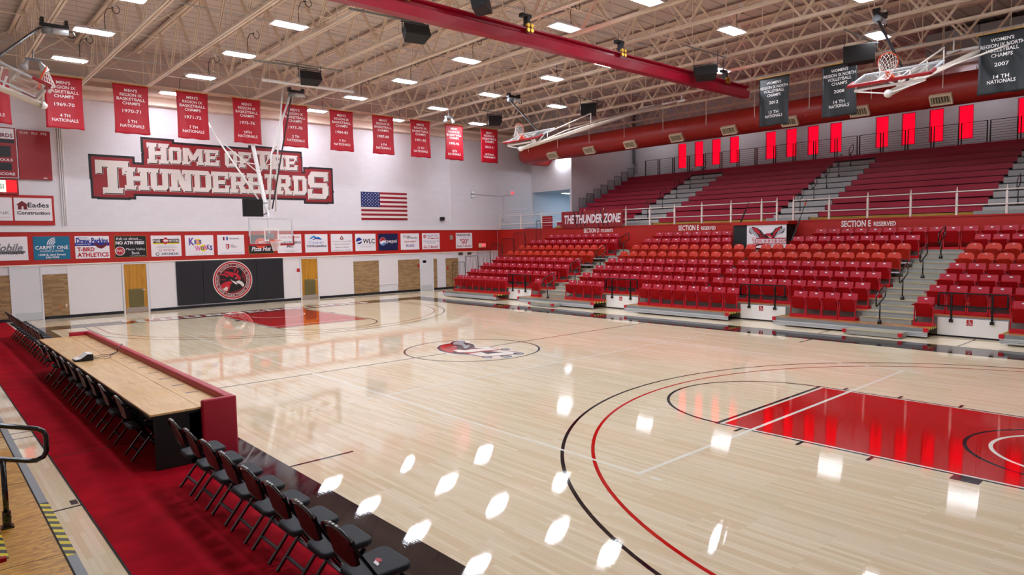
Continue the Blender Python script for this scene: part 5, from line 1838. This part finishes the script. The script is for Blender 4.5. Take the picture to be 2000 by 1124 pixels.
# black handrails in the aisles
def aisle_rail():
    t = thing('handrail', '', 'handrail')
    q = MB(); q.tube([(0, 0, 0), (0, 0, .62)], .022, 'blackgloss', 10); q.build('post', parent=t, smooth=True)
    q = MB(); q.tube([(0, 0, 0), (0, 0, .05), (0, 0, .10), (0, 0, .14)], [.065, .062, .045, .03], 'blackgloss', 12); q.build('floor_flange', parent=t, smooth=True)
    q = MB()
    P_ = [(-.28, .56), (-.24, .53), (.34, .76), (.40, .82), (.41, 1.08), (.36, 1.12), (-.24, .87), (-.29, .82)]
    q.tube([(a, 0, b) for a, b in P_], .022, 'blackgloss', 8, closed=True)
    q.build('rail_loop', parent=t, smooth=True)
    return t
R0_ = aisle_rail()
first = True
for an, y in (('far', 7.1), ('near', -6.65)):
    for k, i in enumerate((0, 2, 4, 6)):
        t = R0_ if first else dup(R0_); first = False
        t.location = (9.88 + RUN * i + (.75 if i else 0) * .0 + (.12 if i else 0), y, DZk(i) + .007)
        if i: t.location.x = FX(i) + .25
        t['label'] = 'black looped handrail, %s up from the court in the aisle %s' % (ORD[k], 'nearest the end wall' if an == 'far' else 'beside picture-edge seats')
        t['group'] = 'looped aisle handrails'
# guard rails over the wheelchair bays
for k, (hi, lo) in enumerate(GAPS):
    t = thing('guard_rail', 'black tubular guard rail above the %s white wheelchair bay from the end wall' % ORD[k], 'guard rail', (10.48, (hi + lo) / 2, .4), 0, 'bay guard rails')
    q = MB()
    for z in (.87, 1.235):
        q.box(10.46, 10.50, lo, hi, z - .02, z + .02, 'black')
    for y in (lo, hi - .04):
        q.box(10.46, 10.50, y, y + .04, .86, 1.195, 'black')
    q.build('rail', parent=t)
    for y in (lo + .36, hi - .34):
        q = MB(); q.box(10.455, 10.502, y - .022, y + .022, .44, 1.195, 'black'); p = q.build('post', parent=t)
        q = MB(); q.box(10.44, 10.504, y - .045, y + .045, .42, .50, 'black'); q.build('post_foot', parent=p)

# end guards with upright bars, stepping up the far side of the lower seats
def bars(t_or_name, x0, x1, y, z0a, z0b, z1, n, m_='black', slope=.03):
    q = MB()
    q.tube([(x0, y, z0a), (x0 - slope, y, z1 - .05), (x0 - slope + .03, y, z1), (x1 - slope - .03, y, z1), (x1 - slope, y, z1 - .05), (x1, y, z0b)], .013, m_, 8)
    for i in range(1, n):
        f = i / n
        q.tube([(x0 + (x1 - x0) * f, y, z0a + (z0b - z0a) * f + .05), (x0 + (x1 - x0) * f - slope, y, z1)], .0075, m_, 6)
    q.tube([(x0, y, z0a + .05), (x1, y, z0b + .05)], .010, m_, 6)
    return q
for k in range(7):
    q = bars(None, 10.25 + RUN * k, 10.25 + RUN * (k + 1) - .04, 14.56, DZk(k) + .003, DZk(k + 1) + .02, 1.76 + .30 * k, 9)
    tag(q.build('end_guard'), 'black barred end guard of the lower seating, %s step up from the court' % ORD[k], 'guard rail', 'barred end guards, lower seating')
q = bars(None, 16.45, 16.75, 14.56, 2.313, 2.313, 3.98, 3)
tag(q.build('end_guard'), 'narrow tall black barred guard against the red balcony wall', 'guard rail')

# booth with the bird banner
t = thing('press_booth', 'black booth with red top let into the red balcony wall', 'booth', (16.5, .4, 2.2))
q = MB()
q.box(16.22, 16.965, -.68, 1.76, 2.313, 3.37, 'dark'); q.build('cabinet', parent=t)
q = MB(); q.box(16.15, 16.965, -.76, 1.84, 3.37, 3.50, 'bandred'); q.build('counter_top', parent=t)
q = MB(); q.box(16.2, 16.22, 1.12, 1.74, 2.45, 3.36, 'speaker'); q.build('black_cloth', parent=t)
t = thing('team_banner', 'white THUNDERBIRDS banner with spread-winged bird on the black booth', 'banner', (16.18, .2, 2.4))
s = wallX(16.215, 1.10, 3.36)
s.panel(0, -.98, 1.78, 0, 's_white', .012)
def bp(pts): return [((x - 600) / 760 * 1.78, -(y - 190) / 400 * .93) for x, y in pts]
s.build('cloth', parent=t)
s = wallX(16.203, 1.10, 3.36)
for i, (m_, p) in enumerate([
    ('s_silver', [(640, 240), (650, 330), (730, 360), (800, 420), (860, 440), (1130, 440), (1200, 380), (1310, 335), (1350, 260), (1280, 250), (1180, 300), (1100, 380), (1000, 400), (880, 380), (760, 300), (690, 230)]),
    ('s_black', [(690, 215), (800, 240), (880, 290), (940, 365), (990, 345), (1050, 345), (1100, 330), (1150, 260), (1270, 215), (1290, 250), (1220, 290), (1150, 400), (1130, 440), (860, 440), (800, 350), (730, 290)]),
    ('s_crimson', [(705, 232), (790, 250), (850, 300), (890, 360), (900, 430), (870, 430), (850, 370), (760, 310)]),
    ('s_crimson', [(1262, 235), (1200, 255), (1140, 300), (1110, 380), (1100, 430), (1130, 400), (1170, 330), (1240, 290)]),
    ('s_maroon', [(840, 330), (900, 340), (950, 400), (960, 440), (890, 440)]),
    ('s_crimson', [(960, 365), (1000, 345), (1050, 350), (1090, 390), (1100, 440), (1060, 425), (1010, 400)]),
    ('s_bone', [(1010, 395), (1060, 410), (1100, 440), (1085, 455), (1040, 420)]),
    ('s_black', [(640, 290), (700, 350), (690, 360), (645, 320)]), ('s_black', [(1340, 280), (1300, 340), (1240, 360), (1290, 320)]),
    ('s_maroon', [(760, 560), (860, 525), (1120, 525), (1080, 550), (1000, 545), (850, 560), (770, 590)]),
    ('s_silver', [(1010, 560), (1040, 530), (1100, 530), (1110, 575), (1060, 590)])]):
    s.poly(bp(p), m_, .002 + .0012 * i)
s.rect(.30, -.60, 1.76, -.56, 's_crimson', .018)
xx = .28
for ch, ww in zip('THUNDERBIRDS', [.16, .12, .12, .12, .12, .11, .12, .12, .06, .12, .12, .12]):
    z1_ = -.555 if ch == 'T' and xx < .3 else -.60
    slab(s, ch, xx, -.79, xx + ww, z1_, 's_crimson', .020, .018)
    slab(s, ch, xx, -.79, xx + ww, z1_, 's_white', .022)
    xx += ww + .006
s.build('artwork', parent=t)
for k, (a, b, lab) in enumerate((((16.75, 1.72, 3.50), (16.75, 1.30, 4.42), 'black telescopic pole leaning on the balcony rail left of the booth'),
                                 ((16.1, -.84, 2.33), (16.85, -1.22, 4.35), 'long black telescopic pole with orange tip right of the booth'))):
    t = thing('pole', lab, 'pole', a)
    a, b = Vector(a), Vector(b)
    q = MB(); q.tube([a, a + (b - a) * .62], .032, 'black', 8); q.build('lower_tube', parent=t)
    q = MB(); q.tube([a + (b - a) * .62, b], .014, 'black', 8); q.build('upper_tube', parent=t)
    if k:
        q = MB(); q.tube([b - (b - a) * .10, b - (b - a) * .05], .035, 'rim', 8); q.build('orange_tip', parent=t)

# ------------------------------------------------------------------ white balcony railing
t = thing('balcony_railing', 'cream steel railing along the top of the red balcony wall', 'railing', (17.07, 4, ZB))
PY = [18.6, 16.6, 14.8, 13.04, 11.34, 10.0, 8.46, 6.92, 5.44, 3.91, 2.38, .89, .18, -.55, -2.05, -3.54, -5.07, -6.57, -8.06, -9.6, -11.2]
for y in PY:
    q = MB()
    q.box(17.04, 17.10, y - .035, y + .035, ZB, 4.30, 'railwhite')
    q.hexa([(17.05, y - .03, 4.30), (17.09, y - .03, 4.30), (17.09, y + .03, 4.30), (17.05, y + .03, 4.30), (17.06, y - .008, 4.54), (17.08, y - .008, 4.54), (17.08, y + .008, 4.54), (17.06, y + .008, 4.54)], 'railwhite')
    q.build('post', parent=t)
for a, b in ((18.7, .18), (-.55, -12.6)):
    for z in (3.87, 4.37):
        q = MB(); q.tube([(17.03, a, z), (17.03, b, z)], .022, 'railwhite', 8); q.build('rail', parent=t)
for z in (3.70, 4.0, 4.12, 4.25, 4.5, 4.62, 4.75):
    q = MB(); q.tube([(17.07, 18.7, z), (17.07, 13.0, z)], .006, 'railwhite', 5); q.build('cable', parent=t)
t = thing('hanging_sign', 'red THE THUNDER ZONE banner sign on the balcony railing', 'sign', (16.98, 10.7, ZB))
s = wallX(16.925, 13.0, ZB - .03)
s.panel(0, 0, 4.46, .92, 's_thunder', .02); s.build('sign_panel', parent=t)
s = wallX(16.905, 13.0, ZB - .03)
for x in (.95, 1.25, 1.55, 2.55, 2.9, 3.2):
    s.poly([(x, .92), (x + .07, .92), (x + .17, .50), (x + .30, .04), (x + .24, .04), (x + .08, .45)], 's_black', .001)
s.text('THE THUNDER ZONE', 2.26, .47, 4.1, .50, 's_white', .004, .035, shear=.12)
s.build('lettering', parent=t)

# ------------------------------------------------------------------ upper bench seating
def BX(k): return 18.35 + .68 * k
def BZ(k): return 3.87 + .30 * k
AI = [(9.42, 7.28), (.97, -1.05), (-7.05, -9.1)]
UY0, UY1 = 14.78, -15.0
t = thing('bench_structure', 'stepped dark structure carrying the maroon upper benches', 'bleachers', (22, 0, ZB))
for k in range(11):
    q = MB()
    q.box(BX(k) + .24, BX(k) + .27, UY1, UY0, ZB, BZ(k) - .001, 'dark')
    q.box(BX(k) + .27, BX(k + 1) + .24, UY1, UY0, BZ(k) - .04, BZ(k) - .001, 'dark' if k < 10 else 'grey')
    q.build('tread_board' if k < 10 else 'top_walkway', parent=t)
q = MB(); q.box(18.20, 18.34, UY1, UY0, ZB, ZB + .12, 'kickwood'); q.build('kick_board', parent=t)
blocks = spans(UY0, UY1, AI)
BLN = ['by the end wall', 'behind the booth side, above centre seats', 'above the near black handrails', 'at the picture edge']
BLN = ['block by the end wall', 'block between first and second stair aisles', 'block between second and third stair aisles', 'block beyond the third stair aisle']
for bi, (a, b) in enumerate(blocks):
    for k in range(10):
        t = thing('bleacher_bench', 'maroon bench, %s row up in the upper %s' % (ORD[k], BLN[bi]), 'bench', (BX(k), (a + b) / 2, BZ(k)), 0, 'maroon upper benches')
        q = MB(); q.box(BX(k) - .02, BX(k) + .24, b, a, BZ(k) + .0, BZ(k) + .035, 'maroon'); q.build('seat_board', parent=t)
        q = MB(); q.box(BX(k), BX(k) + .025, b, a, BZ(k) - .19, BZ(k), 'maroon'); q.build('face_board', parent=t)
k = 10
t = thing('bleacher_bench', 'topmost maroon bench running unbroken above the three stair aisles', 'bench', (BX(k), 0, BZ(k)), 0, 'maroon upper benches')
q = MB(); q.box(BX(k) - .02, BX(k) + .24, UY1, UY0, BZ(k), BZ(k) + .035, 'maroon'); q.build('seat_board', parent=t)
q = MB(); q.box(BX(k), BX(k) + .025, UY1, UY0, BZ(k) - .19, BZ(k), 'maroon'); q.build('face_board', parent=t)
for ai, (a, b) in enumerate(AI):
    t = thing('stairs', 'grey stair aisle through the maroon upper benches, %s from the end wall' % ORD[ai], 'stairs', (21, (a + b) / 2, ZB), 0, 'upper stair aisles')
    for k in range(10):
        q = MB()
        q.box(BX(k) - .06, BX(k) + .239, b + .01, a - .01, BZ(k) - .27, BZ(k) - .05, 'upstep')
        q.box(BX(k) + .0, BX(k) + .239, b + .01, a - .01, BZ(k) - .05, BZ(k) + .0, 'black')
        q.build('step', parent=t)
    q = MB(); q.box(18.0, 18.19, b + .3, a + .5 - .3, ZB, ZB + .15, 'step'); q.build('bottom_step', parent=t)
U0 = aisle_rail()
first = True
for ai, y in enumerate((8.4, 0.0, -8.0)):
    for j, x in enumerate((18.83, 20.18, 21.51, 22.84, 24.18)):
        t = U0 if first else dup(U0); first = False
        t.location = (x, y, BZ(int((x - 18.59) / .68)) + .001)
        t.scale = (.72, .72, 1.0)
        t['label'] = 'slim black looped handrail, %s up in the upper stair aisle %s from the end wall' % (ORD[j], ORD[ai])
        t['group'] = 'upper looped handrails'
for k in range(9):
    q = bars(None, 20.45 + .69 * k, 20.45 + .69 * (k + 1) - .03, 14.86, BZ(k + 3) - .02 if k else ZB + .02, BZ(k + 3) - .02, 5.42 + .305 * k, 8 if k != 1 else 12)
    tag(q.build('end_guard'), 'black barred end guard beside the upper benches, %s step up' % ORD[k], 'guard rail', 'barred end guards, upper seating')
# top guard rail
yy = 13.5
k = 0
while yy > -13:
    t = thing('guard_rail', 'black horizontal-bar guard rail panel behind top bench, %s from the end wall' % ORD[k], 'guard rail', (25.3, yy - .5, 6.9), 0, 'guard rail panels behind top bench')
    q = MB()
    for i in range(9):
        z = 6.98 + i * .115
        q.box(25.39, 25.405, yy - 1.0, yy, z - (.014 if i == 8 else .007), z + (.014 if i == 8 else .007), 'black')
    q.build('bars', parent=t)
    for y in (yy, yy - 1.0):
        q = MB(); q.box(25.37, 25.42, y - .022, y + .022, BZ(10), 7.91, 'black'); q.build('post', parent=t)
    yy -= 1.12
    k += 1
q = MB()
tag(MB().box(19.2, 19.3, 16.1, 17.0, ZB, 4.35, 's_red').build('folded_panel'), 'small red panel standing by the corridor behind the railing', 'panel')

# ------------------------------------------------------------------ scorers table
t = thing('scorers_table', 'long light oak scorers table with red padded front and ends', 'table', (-8.4, .2, 0))
TY0, TY1, TXa, TXb = -4.70, 5.12, -8.97, -8.02
edges = [TY0, -2.25, .20, 2.65, TY1]
for a, b in zip(edges, edges[1:]):
    q = MB(); q.box(TXa, -8.36, a + .003, b - .003, .735, .76, 'oak'); q.box(TXa, -8.36, a + .003, b - .003, .70, .735, 'tableblack')
    q.build('top_panel', parent=t)
    q = MB(); q.box(-8.352, TXb, a + .003, b - .003, .735, .76, 'oak')
    q.build('rear_shelf', parent=t)
n = 0
for i in range(14):
    y = TY0 + .35 + i * .70
    q = MB()
    q.v = []
    s = Sheet((-8.14, y, .7605), (1, 0, 0), (0, 1, 0), (0, 0, 1))
    s.poly([(-.09, -.028), (.07, -.028), (.09, 0), (.07, .028), (-.09, .028), (-.11, 0)], 'black', .001)
    s.build('cable_slot', parent=t)
q = MB()
q.box(-8.02, -7.90, TY0 + .002, TY1 - .002, 0.02, .858, 'tablered')
q.build('front_pad', parent=t, bevel=.03)
for y, nm in ((TY0 - .08, 'near'), (TY1, 'far')):
    q = MB(); q.box(-8.36, -7.90, y, y + .08, .02, .86, 'tablered')
    q.build('end_pad', parent=t, bevel=.025)
q = MB()
for y in edges:
    y_ = min(max(y, TY0 + .02), TY1 - .02)
    q.box(-8.50, -8.03, y_ - .02, y_ + .02, .014, .70, 'tableblack')
q.box(-8.40, -8.36, TY0 + .04, TY1 - .04, .02, .70, 'tableblack')
q.build('black_base', parent=t)
q = MB(); q.box(-8.93, -8.36, TY0, TY0 + .02, .02, .70, 'tableblack'); q.build('side_panel', parent=t)
t = thing('control_console', 'small sloping white and black control console on the table', 'console', (-8.78, .87, .76))
q = MB()
q.prism([(-8.93, .70, .761), (-8.64, .70, .761), (-8.64, .70, .875), (-8.73, .70, .885), (-8.84, .70, .81), (-8.93, .70, .795)], (0, .34, 0), 'tableblack')
q.build('case', parent=t)
q = MB()
q.prism([(-8.935, .705, .797), (-8.84, .705, .812), (-8.73, .705, .888), (-8.64, .705, .878), (-8.64, .705, .888), (-8.73, .705, .898), (-8.845, .705, .820), (-8.935, .705, .805)], (0, .33, 0), 'white')
q.build('key_panel', parent=t)
q = MB()
rnd = random.Random(3)
for j in range(3):
    pts = []
    for i in range(14):
        f = i / 13
        pts.append((-8.62 + .40 * f + .03 * math.sin(i * 1.3 + j), 1.0 + .2 * f - .25 * math.sin(f * PI) * (j - .6) + .06 * math.cos(i + j), .768 + .006 * (i % 2)))
    q.tube(pts, .005, 'black', 5)
q.tube([(-8.24, 1.2, .77), (-8.12, 1.3, .79), (-8.1, 1.32, .86), (-8.0, 1.4, .93)], .01, 'black', 6)
tag(q.build('cable'), 'loose black cables running from the console across the table', 'cable')

# ------------------------------------------------------------------ folding chairs
def chair_proto():
    """local: +x is the direction the sitter faces; origin on the floor under the seat centre"""
    t = thing('folding_chair', '', 'folding chair')
    q = MB()
    # seat cushion: rounded trapezoid
    pts = [(-.20, -.17), (-.22, -.12), (-.22, .12), (-.20, .17), (.16, .21), (.205, .19), (.22, .14), (.22, -.14), (.205, -.19), (.16, -.21)]
    q.prism([(x, y, .43 + (x) * .05) for x, y in pts], (0, 0, .055), 'vinyl')
    q.build('seat', parent=t, bevel=.018)
    s = Sheet((.02, 0, .4875), (0, -1, 0), (1, 0, .05), (0, 0, 1))
    s.poly([(-.045, .03), (-.01, .045), (.03, .03), (.02, -.005), (-.02, -.01), (-.04, .01)], 's_red', .002)
    s.poly([(-.02, .0), (.05, -.005), (.07, -.035), (.0, -.03)], 's_white', .003)
    s.build('seat_emblem', parent=t)
    q = MB()
    # backrest: shallow arched panel
    nn = 10
    k = q.mi('vinyldark')
    outl = []
    for i in range(nn + 1):
        f = i / nn
        y = -.20 + .40 * f
        outl.append((y, .80 + .055 * math.sin(PI * f)))
    bot = [(.18, .60), (.10, .575), (-.10, .575), (-.18, .60)]
    ring = [( -.235 - (z - .58) * .28 - .02 * math.cos(y / .2 * PI / 2), y, z) for y, z in outl] + [(-.235 - (z - .58) * .28 - .02 * math.cos(y / .2 * PI / 2), y, z) for y, z in bot]
    q.prism(ring, (.028, 0, .008), 'vinyldark')
    q.build('backrest', parent=t)
    # frame: front legs carry on up to the back
    for s_ in (-1, 1):
        y = s_ * .215
        q = MB(); q.bar((.21, y, .0), (-.305, y, .80), .022, .034, 'blackgloss', (0, 1, 0)); q.build('leg', parent=t)
        q = MB(); q.bar((-.22, s_ * .195, .0), (.13, s_ * .195, .43), .022, .030, 'blackgloss', (0, 1, 0)); q.build('leg', parent=t)
    q = MB()
    q.tube([(-.30, -.215, .79), (-.315, -.20, .835), (-.325, -.12, .865), (-.33, 0, .875), (-.325, .12, .865), (-.315, .20, .835), (-.30, .215, .79)], .013, 'blackgloss', 8)
    q.build('top_rail', parent=t, smooth=True)
    s = MB()
    for yy in (-.05, .0, .05):
        s.box(-.335, -.318, yy - .016, yy + .016, .872, .89, 'lightgrey')
    s.build('rail_badge', parent=t)
    for z in (.11, .24):
        q = MB(); x = -.22 + .35 * z / .43
        q.bar((x, -.19, z), (x, .19, z), .03, .012, 'brace'); q.build('brace', parent=t)
    for z in (.16,):
        q = MB(); x = .21 - .515 * z / .80
        q.bar((x, -.21, z), (x, .21, z), .012, .02, 'brace'); q.build('brace', parent=t)
    return t
CP = chair_proto()
first = True
NEARC = [-5.735 - .575 * k for k in range(8)]
TABC = [3.55, 2.55, 1.45, .60, -.20, -1.05, -1.90, -2.79, -3.83]
FARC = [5.75 + .545 * k for k in range(14)]
for grp, xs_, ys_, lab in (('black folding chairs at the near end of the carpet', -8.66, NEARC, 'black folding chair with grey seat, %s along the carpet from the near table end'),
                           ('black folding chairs behind the scorers table', -8.85, TABC, 'black folding chair behind the scorers table, %s from its far end'),
                           ('black folding chairs beyond the scorers table', -8.60, FARC, 'black folding chair beyond the scorers table, %s from the table')):
    for k, y in enumerate(ys_):
        t = CP if first else dup(CP); first = False
        t.location = (xs_, y, .018)
        t.rotation_euler = (0, 0, random.uniform(-.03, .03))
        t['label'] = lab % ORD[k]
        t['group'] = grp

# carpet
q = MB(); q.box(-9.85, -8.46, -13.6, 18.68, .001, .012, 'carpet')
c = tag(q.build('carpet_runner'), 'long red carpet runner under the black chairs beside the court', 'carpet')
q = MB()
for y in (-3.05, 3.55, 10.2):
    q.box(-9.85, -8.46, y, y + .015, .012, .0135, 'dark')
q.box(-9.865, -9.85, -13.6, 18.68, .001, .010, 'dark')
q.build('seam', parent=c)

# ------------------------------------------------------------------ bleachers under the camera
t = thing('seating_platform', 'plywood bleacher deck with grey nosing at the lower left corner', 'bleachers', (-12, -4, 0))
for i in range(5):
    x1 = -10.31 - RUN * i
    q = MB(); q.box(x1 - RUN - .02, x1, -14.5, 8.0, DZk(i) - .03, DZk(i), 'ply'); q.build('tread_board', parent=t)
    q = MB(); q.box(x1, x1 + .075, -14.5, 8.0, DZk(i) - .12, DZk(i) + .004, 'alutop'); q.box(x1 - .012, x1, -14.5, 8.0, DZk(i), DZk(i) + .006, 'dark'); q.box(x1, x1 + .03, -14.5, 8.0, (0.03 if i == 0 else DZk(i - 1)), DZk(i) - .12, 'alu'); q.build('nosing', parent=t)
q = MB(); q.box(-10.31, -10.235, -7.42, -5.80, D0 + .0045, D0 + .006, 'tape'); q.build('edge_tape', parent=t)
q = MB(); q.box(-10.90, -10.68, -7.1, -6.25, D0 + .001, D0 + .004, 'tape'); q.build('edge_tape', parent=t)
q = MB()
for y in (-12.2, -9.76, -7.32, -4.88, -2.44, 0, 2.44, 4.88):
    q.box(-11.19, -10.325, y - .003, y + .003, D0 + .0001, D0 + .0015, 'dark')
q.build('plywood_joint', parent=t)
t = thing('handrail', 'glossy black looped handrail on the plywood deck at left edge', 'handrail', (-10.62, -6.3, D0))
q = MB(); q.tube([(-10.62, -6.3, D0), (-10.62, -6.3, .95)], .024, 'blackgloss', 14); q.build('post', parent=t, smooth=True)
q = MB(); q.box(-10.67, -10.57, -6.35, -6.25, D0, D0 + .02, 'blackgloss'); q.tube([(-10.62, -6.3, D0 + .02), (-10.62, -6.3, D0 + .16)], .036, 'blackgloss', 12); q.tube([(-10.60, -6.36, D0 + .12), (-10.60, -6.22, D0 + .12)], .014, 'blackgloss', 8); q.build('floor_socket', parent=t)
q = MB()
q.tube([(-11.02, -6.3, 1.08), (-10.66, -6.3, .96), (-10.42, -6.3, .885), (-10.36, -6.3, .875), (-10.30, -6.3, .90), (-10.275, -6.3, .95), (-10.27, -6.3, 1.10), (-10.29, -6.3, 1.15), (-10.34, -6.3, 1.185), (-10.62, -6.3, 1.27), (-11.02, -6.3, 1.39), (-11.08, -6.3, 1.38), (-11.1, -6.3, 1.32), (-11.08, -6.3, 1.12)], .024, 'blackgloss', 12, closed=True)
q.build('rail_loop', parent=t, smooth=True)
t = dup(PS)
t.location = (-10.93, -8.52, D0 + .012)
t.rotation_euler = (0, 0, PI)
t['label'] = 'red stadium seat whose arm shows at the bottom left corner'
if 'group' in t.keys(): del t['group']
for o in bpy.data.objects:
    pass
